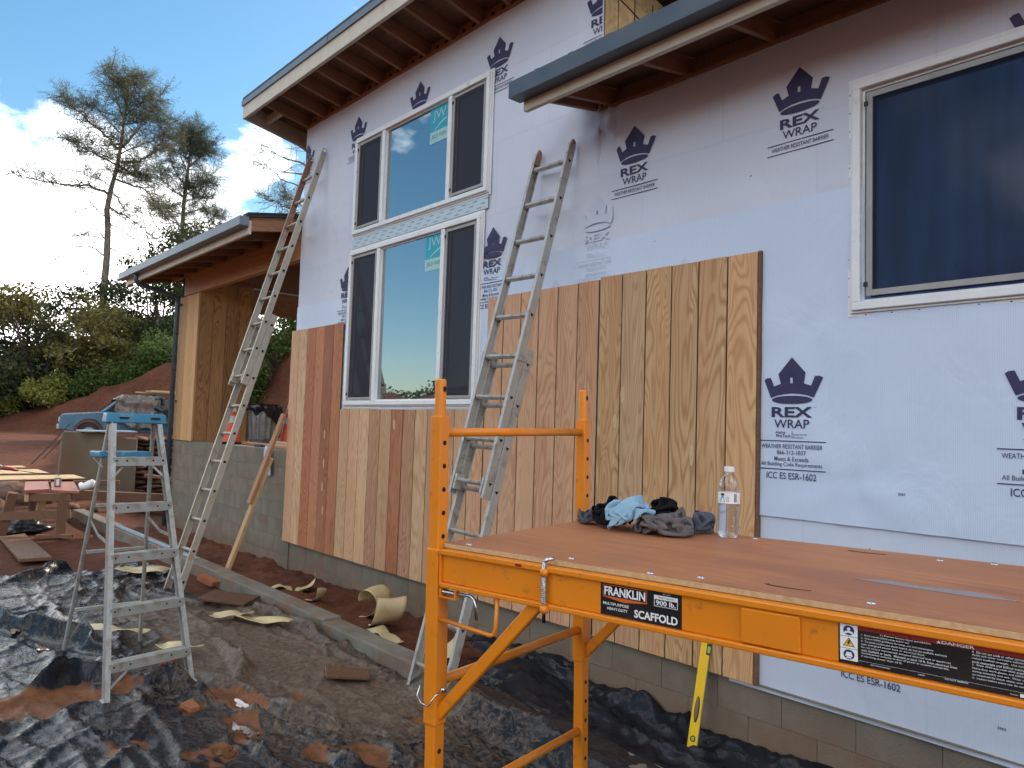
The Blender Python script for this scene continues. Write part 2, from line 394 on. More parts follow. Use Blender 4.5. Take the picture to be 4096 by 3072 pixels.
def glass_mat(name, refl, dark, rough=0.015, wob=0.02):
    m = bpy.data.materials.new(name); m.use_nodes = True
    t = m.node_tree; t.nodes.clear()
    o = t.nodes.new('ShaderNodeOutputMaterial')
    g = t.nodes.new('ShaderNodeBsdfGlossy'); g.inputs['Roughness'].default_value = rough; g.inputs['Color'].default_value = (0.86, 0.94, 0.98, 1)
    d = t.nodes.new('ShaderNodeBsdfDiffuse')
    sr = ramp(t, [(0.3, tuple(q * .6 for q in dark)), (0.7, tuple(q * 1.25 for q in dark))]); t.links.new(noise_node(t, coords(t, (5, 1, 0.35)), 2.2, 5, 0.6), sr.inputs['Fac']); t.links.new(sr.outputs['Color'], d.inputs['Color'])
    x = t.nodes.new('ShaderNodeMixShader')
    fr = t.nodes.new('ShaderNodeLayerWeight'); fr.inputs['Blend'].default_value = 0.35
    a = math_n(t, 'MULTIPLY_ADD', fr.outputs['Facing'], 0.3); a.node.inputs[2].default_value = refl
    t.links.new(a, x.inputs[0]); t.links.new(d.outputs[0], x.inputs[1]); t.links.new(g.outputs[0], x.inputs[2])
    v = coords(t, (1, 1, 1))
    bn = t.nodes.new('ShaderNodeBump'); bn.inputs['Strength'].default_value = wob; bn.inputs['Distance'].default_value = 0.02
    t.links.new(noise_node(t, v, 1.6, 2), bn.inputs['Height']); t.links.new(bn.outputs[0], g.inputs['Normal'])
    t.links.new(x.outputs[0], o.inputs['Surface'])
    return m
MAT['glass'] = glass_mat('low_e_glass', 0.34, (0.012, 0.016, 0.02))
MAT['glassnear'] = glass_mat('low_e_glass_blue', 0.08, (0.038, 0.095, 0.30), 0.10, 0.3)
def screen_mat(name, col, fac):
    m = bpy.data.materials.new(name); m.use_nodes = True
    t = m.node_tree; t.nodes.clear()
    o = t.nodes.new('ShaderNodeOutputMaterial')
    d = t.nodes.new('ShaderNodeBsdfDiffuse'); d.inputs['Color'].default_value = (*col, 1)
    tr = t.nodes.new('ShaderNodeBsdfTransparent')
    x = t.nodes.new('ShaderNodeMixShader')
    n = noise_node(t, coords(t, (1, 1, 0.25)), 3, 5, 0.6)
    r = ramp(t, [(0.3, fac - 0.06), (0.7, fac + 0.06)]); t.links.new(n, r.inputs['Fac'])
    t.links.new(r.outputs['Color'], x.inputs[0]); t.links.new(tr.outputs[0], x.inputs[1]); t.links.new(d.outputs[0], x.inputs[2])
    t.links.new(x.outputs[0], o.inputs['Surface'])
    return m
MAT['screen'] = screen_mat('insect_screen', (0.065, 0.065, 0.078), 0.56)
MAT['screennear'] = screen_mat('insect_screen_near', (0.03, 0.035, 0.05), 0.36)

def leaf_mat(name, c1, c2, scale=1.5, trans=0.3):
    m = bpy.data.materials.new(name); m.use_nodes = True
    t = m.node_tree; t.nodes.clear()
    o = t.nodes.new('ShaderNodeOutputMaterial')
    n = noise_node(t, coords(t, (1, 1, 1)), scale, 4, 0.65)
    r = ramp(t, [(0.35, c1), (0.65, c2)]); t.links.new(n, r.inputs['Fac'])
    d = t.nodes.new('ShaderNodeBsdfPrincipled'); d.inputs['Roughness'].default_value = 0.6; d.inputs['Specular IOR Level'].default_value = 0.25
    tl = t.nodes.new('ShaderNodeBsdfTranslucent')
    t.links.new(r.outputs['Color'], d.inputs['Base Color']); t.links.new(r.outputs['Color'], tl.inputs['Color'])
    x = t.nodes.new('ShaderNodeMixShader'); x.inputs[0].default_value = trans
    t.links.new(d.outputs[0], x.inputs[1]); t.links.new(tl.outputs[0], x.inputs[2]); t.links.new(x.outputs[0], o.inputs['Surface'])
    return m
MAT['needle'] = leaf_mat('pine_needles', (0.085, 0.105, 0.06), (0.15, 0.155, 0.08), 0.8, 0.35)
MAT['needle2'] = leaf_mat('pine_needles_dark', (0.055, 0.08, 0.058), (0.09, 0.11, 0.065), 0.8, 0.3)
MAT['oak1'] = leaf_mat('oak_leaves', (0.05, 0.06, 0.022), (0.10, 0.10, 0.035), 0.9)
MAT['oak2'] = leaf_mat('oak_leaves_dark', (0.03, 0.042, 0.018), (0.055, 0.068, 0.026), 0.9)
MAT['oak3'] = leaf_mat('oak_leaves_olive', (0.12, 0.115, 0.035), (0.19, 0.165, 0.05), 0.9)
MAT['bush'] = leaf_mat('bush_leaves', (0.07, 0.12, 0.028), (0.13, 0.185, 0.045), 1.4)
MAT['bushyel'] = leaf_mat('bush_leaves_yellow', (0.19, 0.225, 0.045), (0.30, 0.31, 0.075), 1.4)
MAT['bark'] = pm('grey_bark', (0.21, 0.175, 0.145), (0.12, 0.10, 0.085), scale=3, rough=0.95, bmp=0.6, bscale=12)
MAT['barkdark'] = pm('dark_bark', (0.06, 0.045, 0.035), (0.04, 0.03, 0.025), scale=3, rough=0.95)

def soil_mat():
    m, t, b = _nt('red_soil')
    v = coords(t, (1, 1, 1))
    n = noise_node(t, v, 0.35, 9, 0.68)
    r = ramp(t, [(0.3, (0.08, 0.026, 0.014)), (0.55, (0.135, 0.048, 0.024)), (0.75, (0.20, 0.085, 0.043))]); t.links.new(n, r.inputs['Fac'])
    n2 = noise_node(t, v, 7, 8, 0.7)
    r2 = ramp(t, [(0.35, 0.62), (0.65, 1.12)]); t.links.new(n2, r2.inputs['Fac'])
    t.links.new(mixc(t, 1.0, r.outputs['Color'], r2.outputs['Color'], 'MULTIPLY'), b.inputs['Base Color'])
    b.inputs['Roughness'].default_value = 0.92
    b.inputs['Specular IOR Level'].default_value = 0.2
    bump(t, b, noise_node(t, v, 14, 9, 0.7), 0.9, 0.03)
    return m
MAT['soil'] = soil_mat()

def tarp_mat(name, clean):
    """black polythene with dusty mud film, clay exposed where the attribute says so"""
    m, t, b = _nt(name)
    v = coords(t, (1, 1, 1))
    at = t.nodes.new('ShaderNodeAttribute'); at.attribute_name = 'clay'
    ad = t.nodes.new('ShaderNodeAttribute'); ad.attribute_name = 'dust'
    plastic = ramp(t, [(0.35, (0.008, 0.009, 0.012)), (0.7, (0.018, 0.020, 0.024))]); t.links.new(noise_node(t, v, 6, 5), plastic.inputs['Fac'])
    n = noise_node(t, coords(t, (1.0, 1.7, 1.0)), 13, 10, 0.76, 1.2)
    dfac = math_n(t, 'ADD', n, ad.outputs['Fac'])
    dr = ramp(t, [(0.565 + clean, 0.0), (0.74 + clean, 1.0)]); t.links.new(dfac, dr.inputs['Fac'])
    mud = ramp(t, [(0.32, (0.065, 0.042, 0.027)), (0.68, (0.225, 0.16, 0.11))]); t.links.new(noise_node(t, v, 30, 6, 0.7), mud.inputs['Fac'])
    col = mixc(t, math_n(t, 'MULTIPLY', dr.outputs['Color'], 0.85), plastic.outputs['Color'], mud.outputs['Color'])
    cn = math_n(t, 'ADD', math_n(t, 'MULTIPLY', noise_node(t, v, 9, 8, 0.7), 0.55), at.outputs['Fac'])
    cr = ramp(t, [(0.58, 0.0), (0.82, 1.0)]); t.links.new(cn, cr.inputs['Fac'])
    clay = ramp(t, [(0.3, (0.10, 0.040, 0.017)), (0.7, (0.25, 0.10, 0.042))]); t.links.new(noise_node(t, v, 12, 6, 0.7), clay.inputs['Fac'])
    col = mixc(t, cr.outputs['Color'], col, clay.outputs['Color'])
    t.links.new(col, b.inputs['Base Color'])
    ro = ramp(t, [(0.0, 0.22), (1.0, 0.6)]); t.links.new(math_n(t, 'MAXIMUM', dr.outputs['Color'], cr.outputs['Color']), ro.inputs['Fac'])
    t.links.new(ro.outputs['Color'], b.inputs['Roughness'])
    b.inputs['Specular IOR Level'].default_value = 0.17
    vs = coords(t, (1.0, 1.8, 1.0))
    h = math_n(t, 'ADD', noise_node(t, vs, 7, 3, 0.5, 1.2), math_n(t, 'MULTIPLY', noise_node(t, v, 38, 6, 0.65), 0.28))
    bump(t, b, h, 0.26, 0.03)
    return m
MAT['tarp'] = tarp_mat('muddy_black_polythene', 0.0)
MAT['tarpclean'] = tarp_mat('black_polythene', 0.14)
def water_mat():
    m, t, b = _nt('clay_puddle_water')
    b.inputs['Base Color'].default_value = (0.16, 0.07, 0.03, 1)
    b.inputs['Roughness'].default_value = 0.03
    b.inputs['Specular IOR Level'].default_value = 0.9
    b.inputs['Coat Weight'].default_value = 0.25
    b.inputs['Coat Roughness'].default_value = 0.02
    return m
MAT['puddle'] = water_mat()
def bottle_mat():
    m = bpy.data.materials.new('clear_pet'); m.use_nodes = True
    t = m.node_tree; t.nodes.clear()
    o = t.nodes.new('ShaderNodeOutputMaterial'); tr = t.nodes.new('ShaderNodeBsdfTransparent'); g = t.nodes.new('ShaderNodeBsdfGlossy'); x = t.nodes.new('ShaderNodeMixShader')
    tr.inputs['Color'].default_value = (0.95, 0.97, 0.98, 1); g.inputs['Roughness'].default_value = 0.05
    lw = t.nodes.new('ShaderNodeLayerWeight'); lw.inputs['Blend'].default_value = 0.25
    a = math_n(t, 'MULTIPLY_ADD', lw.outputs['Facing'], 0.55); a.node.inputs[2].default_value = 0.05
    bn = t.nodes.new('ShaderNodeBump'); bn.inputs['Strength'].default_value = 0.4; bn.inputs['Distance'].default_value = 0.004
    t.links.new(noise_node(t, coords(t, (1, 1, 1)), 70, 2), bn.inputs['Height']); t.links.new(bn.outputs[0], g.inputs['Normal'])
    t.links.new(a, x.inputs[0]); t.links.new(tr.outputs[0], x.inputs[1]); t.links.new(g.outputs[0], x.inputs[2]); t.links.new(x.outputs[0], o.inputs['Surface'])
    return m
MAT['pet'] = bottle_mat()
def liq_mat():
    m, t, b = _nt('drinking_water')
    b.inputs['Base Color'].default_value = (0.97, 0.985, 1, 1)
    b.inputs['Roughness'].default_value = 0.0
    b.inputs['IOR'].default_value = 1.18
    b.inputs['Transmission Weight'].default_value = 1.0
    return m
MAT['water'] = liq_mat()

# ------------------------------------------------------------------ mesh helpers
class MB:
    def __init__(s, xf=None):
        s.v = []; s.f = []; s.xf = xf
    def add(s, vs, fs):
        o = len(s.v)
        if s.xf is not None:
            vs = [s.xf @ Vector(p) for p in vs]
        s.v += [tuple(p) for p in vs]
        s.f += [tuple(i + o for i in f) for f in fs]
        return s
    def hexa(s, a):   # 8 corners: bottom 4 ccw, top 4 ccw
        return s.add(a, [(0, 3, 2, 1), (4, 5, 6, 7), (0, 1, 5, 4), (1, 2, 6, 5), (2, 3, 7, 6), (3, 0, 4, 7)])
    def box(s, x0, x1, y0, y1, z0, z1):
        return s.hexa([(x0, y0, z0), (x1, y0, z0), (x1, y1, z0), (x0, y1, z0), (x0, y0, z1), (x1, y0, z1), (x1, y1, z1), (x0, y1, z1)])
    def bar(s, p, q, w, h, up=(0, 0, 1)):
        p, q = Vector(p), Vector(q); d = (q - p).normalized(); u = Vector(up)
        side = d.cross(u).normalized(); u = side.cross(d).normalized()
        c = []
        for b in (p, q):
            for sx, sz in ((-1, -1), (1, -1), (1, 1), (-1, 1)):
                c.append(b + side * (w / 2 * sx) + u * (h / 2 * sz))
        return s.add(c, [(0, 3, 2, 1), (4, 5, 6, 7), (0, 1, 5, 4), (1, 2, 6, 5), (2, 3, 7, 6), (3, 0, 4, 7)])
    def tube(s, pts, r, n=10, caps=True):
        pts = [Vector(p) for p in pts]; rs = r if isinstance(r, (list, tuple)) else [r] * len(pts)
        vs = []; fs = []
        d0 = (pts[1] - pts[0]).normalized()
        a = d0.cross(Vector((0, 0, 1)))
        if a.length < 1e-3: a = d0.cross(Vector((1, 0, 0)))
        a.normalize()
        for i, p in enumerate(pts):
            d = (pts[min(i + 1, len(pts) - 1)] - pts[max(i - 1, 0)]).normalized()
            a = (a - d * a.dot(d)).normalized(); b = d.cross(a)
            for k in range(n):
                t = 2 * math.pi * k / n
                vs.append(p + (a * math.cos(t) + b * math.sin(t)) * rs[i])
        for i in range(len(pts) - 1):
            for k in range(n):
                fs.append((i * n + k, i * n + (k + 1) % n, (i + 1) * n + (k + 1) % n, (i + 1) * n + k))
        if caps:
            fs.append(tuple(range(n - 1, -1, -1))); fs.append(tuple(len(vs) - n + k for k in range(n)))
        return s.add(vs, fs)
    def lathe(s, prof, n=24, c=(0, 0, 0), caps=False):
        vs = []; fs = []
        for r, z in prof:
            for k in range(n):
                t = 2 * math.pi * k / n
                vs.append((c[0] + r * math.cos(t), c[1] + r * math.sin(t), c[2] + z))
        for i in range(len(prof) - 1):
            for k in range(n):
                fs.append((i * n + k, i * n + (k + 1) % n, (i + 1) * n + (k + 1) % n, (i + 1) * n + k))
        if caps:
            fs.append(tuple(range(n - 1, -1, -1))); fs.append(tuple(len(vs) - n + k for k in range(n)))
        return s.add(vs, fs)
    def grid(s, fn, nu, nv):
        vs = [fn(i / nu, j / nv) for j in range(nv + 1) for i in range(nu + 1)]
        fs = [(j * (nu + 1) + i, j * (nu + 1) + i + 1, (j + 1) * (nu + 1) + i + 1, (j + 1) * (nu + 1) + i) for j in range(nv) for i in range(nu)]
        return s.add(vs, fs)
    def prism(s, poly, fn, t):
        """poly: 2D outline; fn(u,v,w) -> 3D point ; extruded w 0..t"""
        n = len(poly)
        vs = [fn(u, v, 0) for u, v in poly] + [fn(u, v, t) for u, v in poly]
        fs = [tuple(range(n)), tuple(range(2 * n - 1, n - 1, -1))] + [(i, i + n, (i + 1) % n + n, (i + 1) % n) for i in range(n)]
        return s.add(vs, fs)
    def build(s, name, mat, parent=None, smooth=False, bevel=0.0, seg=1, label=None, weld=False):
        me = bpy.data.meshes.new(name)
        vs = np.array(s.v, dtype=float)
        c = (vs.min(0) + vs.max(0)) / 2
        me.from_pydata([tuple(p) for p in (vs - c)], [], s.f)
        me.validate()
        bm = bmesh.new(); bm.from_mesh(me)
        if weld: bmesh.ops.remove_doubles(bm, verts=bm.verts, dist=1e-5)
        bmesh.ops.recalc_face_normals(bm, faces=bm.faces)
        bm.to_mesh(me); bm.free()
        me.materials.append(MAT[mat] if isinstance(mat, str) else mat)
        return place(name, me, Vector(c), parent, smooth, bevel, seg, label)

WM = {}     # world matrix of every parent
def place(name, me, loc, parent=None, smooth=False, bevel=0.0, seg=1, label=None, rot=None):
    ob = bpy.data.objects.new(name, me)
    COL.objects.link(ob)
    mw = Matrix.Translation(loc)
    if rot is not None: mw = mw @ rot
    if parent is not None:
        ob.parent = parent
        mw = WM[parent.name].inverted() @ mw
    ob.matrix_basis = mw
    WM[ob.name] = (WM[parent.name] @ mw) if parent is not None else mw.copy()
    if smooth and me.polygons and not me.polygons[0].use_smooth:
        me.polygons.foreach_set('use_smooth', [True] * len(me.polygons))
    if bevel:
        b = ob.modifiers.new('bevel', 'BEVEL'); b.width = bevel; b.segments = seg; b.limit_method = 'ANGLE'; b.angle_limit = rad(40)
    if label: ob['label'] = label
    return ob

def thing(name, loc, label, cat, group=None, rotz=0):
    o = bpy.data.objects.new(name, None); o.empty_display_size = 0.2
    COL.objects.link(o)
    o.location = loc; o.rotation_euler = (0, 0, rotz)
    WM[o.name] = Matrix.Translation(loc) @ Matrix.Rotation(rotz, 4, 'Z')
    return tag(o, label, cat, group)

def tag(o, label, cat, group=None):
    o['label'] = label; o['category'] = cat
    if group: o['group'] = group
    return o
def struct(o, kind='structure'):
    o['kind'] = kind
    return o

def shade_auto(ob):
    ob.data.polygons.foreach_set('use_smooth', [True] * len(ob.data.polygons))
    return ob

# vectorised value noise
def _h(ix, iy, seed):
    n = (ix * 374761393 + iy * 668265263 + seed * 1442695041) & 0xFFFFFFFF
    n = ((n ^ (n >> 13)) * 1274126177) & 0xFFFFFFFF
    return ((n ^ (n >> 16)) & 0xFFFF) / 65535.0
def vnoise(x, y, seed=0):
    x = np.asarray(x, float); y = np.asarray(y, float)
    ix = np.floor(x).astype(np.int64); iy = np.floor(y).astype(np.int64)
    fx = x - ix; fy = y - iy
    fx = fx * fx * fx * (fx * (fx * 6 - 15) + 10); fy = fy * fy * fy * (fy * (fy * 6 - 15) + 10)
    a = _h(ix, iy, seed); b = _h(ix + 1, iy, seed); c = _h(ix, iy + 1, seed); d = _h(ix + 1, iy + 1, seed)
    return (a * (1 - fx) + b * fx) * (1 - fy) + (c * (1 - fx) + d * fx) * fy
def fbm(x, y, oct=4, seed=0):
    s = 0; a = 0.5
    for o in range(oct):
        s = s + a * vnoise(x * 2 ** o, y * 2 ** o, seed + o); a *= 0.5
    return s
def ridged(x, y, oct=3, seed=0):
    s = 0; a = 0.6
    for o in range(oct):
        s = s + a * (1 - np.abs(2 * vnoise(x * 2.1 ** o, y * 2.1 ** o, seed + o) - 1)) ** 2; a *= 0.45
    return s
def sstep(a, b, x):
    t = np.clip((x - a) / (b - a), 0, 1); return t * t * (3 - 2 * t)
def polydist(x, y, pts):
    """unsigned distance to polyline and parameter 0..1 along it"""
    best = np.full(np.shape(x), 1e9); par = np.zeros(np.shape(x)); n = len(pts) - 1
    for i in range(n):
        ax, ay = pts[i]; bx, by = pts[i + 1]
        dx, dy = bx - ax, by - ay
        t = np.clip(((x - ax) * dx + (y - ay) * dy) / (dx * dx + dy * dy), 0, 1)
        d = np.hypot(x - ax - t * dx, y - ay - t * dy)
        m = d < best
        best = np.where(m, d, best); par = np.where(m, (i + t) / n, par)
    return best, par

# text as 2D polygons
def text_polys(s, bold=0.0, ext=1.0, shear=0.0):
    cu = bpy.data.curves.new('tmp_text', 'FONT')
    cu.body = s; cu.offset = bold; cu.shear = shear; cu.resolution_u = 3; cu.fill_mode = 'BOTH'
    ob = bpy.data.objects.new('tmp_text', cu); COL.objects.link(ob)
    dg = bpy.context.evaluated_depsgraph_get()
    me = bpy.data.meshes.new_from_object(ob.evaluated_get(dg))
    vs = [(v.co.x, v.co.y) for v in me.vertices]
    ps = [[vs[i] for i in p.vertices] for p in me.polygons]
    bpy.data.objects.remove(ob); bpy.data.curves.remove(cu); bpy.data.meshes.remove(me)
    return ps
_tc = {}
def text_fit(s, cx, base, w, h, bold=0.0):
    """text centred at cx with its lowest point at base, scaled to width w and height h"""
    k = (s, bold)
    if k not in _tc: _tc[k] = text_polys(s, bold)
    ps = _tc[k]
    xs = [p[0] for q in ps for p in q]; ys = [p[1] for q in ps for p in q]
    x0, x1, y0, y1 = min(xs), max(xs), min(ys), max(ys)
    kx = w / (x1 - x0); ky = h / (y1 - y0)
    return [[(cx - w / 2 + (p[0] - x0) * kx, base + (p[1] - y0) * ky) for p in q] for q in ps]
def clip_poly(poly, x0, x1):
    for lim, sg in ((x0, 1), (x1, -1)):
        if lim is None: continue
        out = []
        for i in range(len(poly)):
            a, b = poly[i - 1], poly[i]
            ia, ib = (a[0] - lim) * sg >= 0, (b[0] - lim) * sg >= 0
            if ia != ib:
                t = (lim - a[0]) / (b[0] - a[0]); out.append((lim, a[1] + t * (b[1] - a[1])))
            if ib: out.append(b)
        poly = out
        if len(poly) < 3: return []
    return poly
def rect2(x0, x1, y0, y1): return [(x0, y0), (x1, y0), (x1, y1), (x0, y1)]
def ell2(cx, cy, rx, ry, n=28): return [(cx + rx * math.cos(2 * math.pi * k / n), cy + ry * math.sin(2 * math.pi * k / n)) for k in range(n)]

# ================================================================== GROUND
BANK = [(-120, -14), (-52, 3.0), (-42.5, 7.2), (-36, 12.2), (-25, 12.0), (-14, 10.4), (-8, 10.2), (14, 10.8)]
BANKH = [0.4, 0.5, 2.1, 5.0, 6.6, 6.0, 5.0, 4.0]
def ground_z(x, y, detail=True):
    x = np.asarray(x, float); y = np.asarray(y, float)
    z = np.clip(-0.03 * (x + 6.0), -0.13, 0.0) * sstep(1.0, 3.0, y)
    z = z + 0.85 * np.clip((-x - 19) / 7.5, 0, 1) * sstep(-14, -2, y)
    d, p = polydist(x, y, BANK)
    # which side: above polyline -> beyond the bank foot
    yb = np.interp(x, [q[0] for q in BANK], [q[1] for q in BANK])
    side = np.where(y > yb, 1.0, -1.0)
    sd = d * side
    h = np.interp(p, np.linspace(0, 1, len(BANK)), BANKH)
    z = z + h * sstep(0.0, 3.4, sd) + 0.16 * np.clip(sd - 3, 0, 40)
    r = np.hypot(x, y); a = np.degrees(np.arctan2(y, x))
    el = 2.0 + 13.0 * np.exp(-((a + 92) / 34.0) ** 2)
    far = np.tan(np.radians(el)) * np.clip(r - 35, 0, 1e4) * sstep(35, 130, r) * np.where(r > 300, 300 / np.maximum(r, 1), 1.0)
    z = z + far * sstep(4, -10, y) + 8.0 * sstep(150, 500, r) * (1 - sstep(4, -10, y))
    if detail:
        near = np.exp(-(r / 60.0) ** 2)
        z = z + (fbm(x * 0.9, y * 0.9, 5, 3) - 0.5) * 0.10 * near * sstep(3.0, 9.0, np.hypot(x + 4.5, y - 1.0))
        z = z + (ridged(x * 0.9, y * 0.9, 5, 9) - 0.5) * 0.55 * sstep(0.2, 1.5, sd) * near
        z = z + (fbm(x / 30, y / 30, 4, 5) - 0.5) * 14 * sstep(60, 200, r)
    return z

def build_ground():
    nr, na = 150, 400
    rr = np.concatenate([np.linspace(0.0, 30, 96), np.geomspace(30.6, 1500, nr - 96)])
    aa = np.linspace(0, 2 * np.pi, na, endpoint=False)
    R_, A_ = np.meshgrid(rr[1:], aa, indexing='ij')
    X = np.concatenate([[-7.0], (-7.0 + R_ * np.cos(A_)).ravel()])
    Y = np.concatenate([[2.0], (2.0 + R_ * np.sin(A_)).ravel()])
    Z = ground_z(X, Y)
    # keep the soil below slabs and sheets near the house
    Z = Z - 0.02
    vs = np.stack([X, Y, Z], 1)
    fs = [(0, 1 + k, 1 + (k + 1) % na) for k in range(na)]
    for i in range(len(rr) - 2):
        b = 1 + i * na
        for k in range(na):
            k2 = (k + 1) % na
            fs.append((b + k, b + na + k, b + na + k2, b + k2))
    m = MB(); m.v = [tuple(p) for p in vs]; m.f = fs
    o = m.build('ground', 'soil', smooth=True)
    struct(o)
build_ground()

# lumpy soil bed between kerb and foundation
def soil_bed():
    m = MB()
    def fn(u, v):
        x = -12.4 + u * 8.6; y = 3.24 + v * 0.80
        z = 0.035 + 0.03 * v + float((fbm(x * 5, y * 5, 5, 21) - 0.5) * 0.10 + (ridged(x * 3, y * 3, 3, 4) - .5) * 0.03)
        z += -0.03 * max(0, x + 6)
        return (x, y, z)
    m.grid(fn, 300, 30)
    struct(m.build('soil_bed', 'soil', smooth=True))
soil_bed()

# ================================================================== PLASTIC SHEETS ON THE GROUND
FOLDS = [([(-8.98, 1.29), (-9.33, 1.82), (-9.56, 2.28), (-9.34, 2.63)], .09, .10),
         ([(-8.3, 1.53), (-7.07, 1.47), (-6.25, 1.5), (-5.71, 1.55)], .08, .08),
         ([(-9.0, 0.6), (-7.35, 1.07), (-6.67, 1.36), (-6.32, 1.58)], .09, .09),
         ([(-5.7, 0.2), (-5.26, 0.8), (-5.43, 1.04), (-5.57, 1.28), (-5.13, 1.56), (-5.0, 1.74), (-4.72, 1.76), (-4.57, 1.85)], .10, .09),
         ([(-5.21, 1.92), (-4.86, 2.01), (-4.58, 2.05), (-4.23, 2.11), (-3.84, 2.19), (-3.71, 2.35), (-3.34, 2.47), (-2.7, 2.75)], .075, .06),
         ([(-4.74, 1.76), (-4.56, 1.84), (-4.18, 1.93), (-3.98, 2.03), (-3.65, 2.21)], .07, .06),
         ([(-6.8, 2.92), (-6.39, 3.0), (-5.57, 2.98), (-4.95, 2.89), (-4.34, 2.98)], .07, .06),
         ([(-4.01, 2.07), (-3.62, 2.04), (-3.41, 2.06), (-3.24, 2.1), (-2.8, 2.2)], .06, .05),
         ([(-4.0, 2.42), (-3.59, 2.32), (-3.34, 2.31), (-3.1, 2.34), (-2.6, 2.5)], .06, .05),
         ([(-4.08, 1.73), (-3.76, 1.74), (-3.51, 1.77)], .055, .05),
         ([(-5.9, 2.3), (-5.4, 2.25), (-5.1, 2.2), (-4.86, 2.02)], .08, .07)]
CLAY = [(-5.22, 0.85, .22, .5), (-5.15, 1.28, .10, .25), (-4.70, 1.93, .16, .10), (-4.50, 1.97, .16, .10), (-4.16, 1.78, .2, .14), (-3.9, 1.58, .14, .10),
        (-3.66, 1.97, .13, .08), (-3.47, 2.18, .14, .09), (-3.23, 2.33, .12, .06), (-3.72, 2.70, .06, .05), (-4.6, 1.0, .16, .1), (-4.27, 1.15, .2, .12),
        (-4.58, 1.64, .10, .07), (-4.81, 1.87, .07, .05), (-3.88, 1.5, .14, .1), (-6.14, 2.0, .10, .06), (-4.5, 2.3, .1, .05)]
def vor(x, y, seed):
    """distance to the nearest cell border of a jittered lattice: straight creases meeting at corners"""
    ix = np.floor(x).astype(np.int64); iy = np.floor(y).astype(np.int64)
    f1 = np.full(np.shape(x), 9.0); f2 = np.full(np.shape(x), 9.0)
    for dx_ in (-1, 0, 1):
        for dy_ in (-1, 0, 1):
            px = ix + dx_ + _h(ix + dx_, iy + dy_, seed); py = iy + dy_ + _h(ix + dx_, iy + dy_, seed + 7)
            d = np.hypot(px - x, py - y)
            f2 = np.where(d < f1, f1, np.minimum(f2, d)); f1 = np.minimum(f1, d)
    return f2 - f1
def tarp_height(x, y):
    wx = x + 0.30 * (vnoise(x * .9, y * .9, 31) - .5) + .02 * (vnoise(x * 5, y * 5, 33) - .5); wy = y + 0.30 * (vnoise(x * .9, y * .9, 32) - .5) + .02 * (vnoise(x * 5, y * 5, 34) - .5)
    amp = .25 + 1.2 * vnoise(x * .9, y * .9, 36)
    z = 0.010 + 0.024 * fbm(wx * 1.1, wy * 1.5, 2, 10)
    z = z + amp * 0.040 * np.exp(-vor(wx * .8 + wy * .7, wy * 2.2 - wx * .6, 11) / .07)
    z = z + amp * 0.022 * np.exp(-vor(wx * 1.9 - wy * .9, wy * 3.8 + wx * .7, 12) / .10)
    z = z + amp * 0.009 * np.exp(-vor(x * 4.4 + y, y * 6.5, 13) / .14)
    z = z + amp * 0.004 * np.exp(-vor(x * 9 - y * 2, y * 12 + x, 14) / .2)
    return z
def tarp_full(X, Y):
    Z = tarp_height(X, Y)
    for pts, hh, ww in FOLDS:
        d, p = polydist(X + .06 * (vnoise(X * 6, Y * 6, 41) - .5), Y + .06 * (vnoise(X * 6, Y * 6, 42) - .5), pts)
        env = np.sin(np.pi * np.clip(p * .9 + .05, 0, 1)) ** 0.6
        hgt = hh * (0.6 + .8 * vnoise(p * 9, p * 0 + hh * 100, 5))
        Z = np.maximum(Z, 0.01 + 1.5 * hgt * env * np.exp(-np.abs(d / (ww * .75)) ** 1.3))
    clay = np.zeros_like(X)
    for cx, cy, rx, ry in CLAY:
        q = ((X - cx) / rx) ** 2 + ((Y - cy) / ry) ** 2 + (fbm(X * 4, Y * 6, 4, 51) - .45) * 5.0 + (vnoise(X * 22, Y * 30, 52) - .5) * .8
        clay = np.maximum(clay, 1 - sstep(-.4, 1.8, q))
    return Z * (1 - .55 * clay) + ground_z(X, Y, False), clay
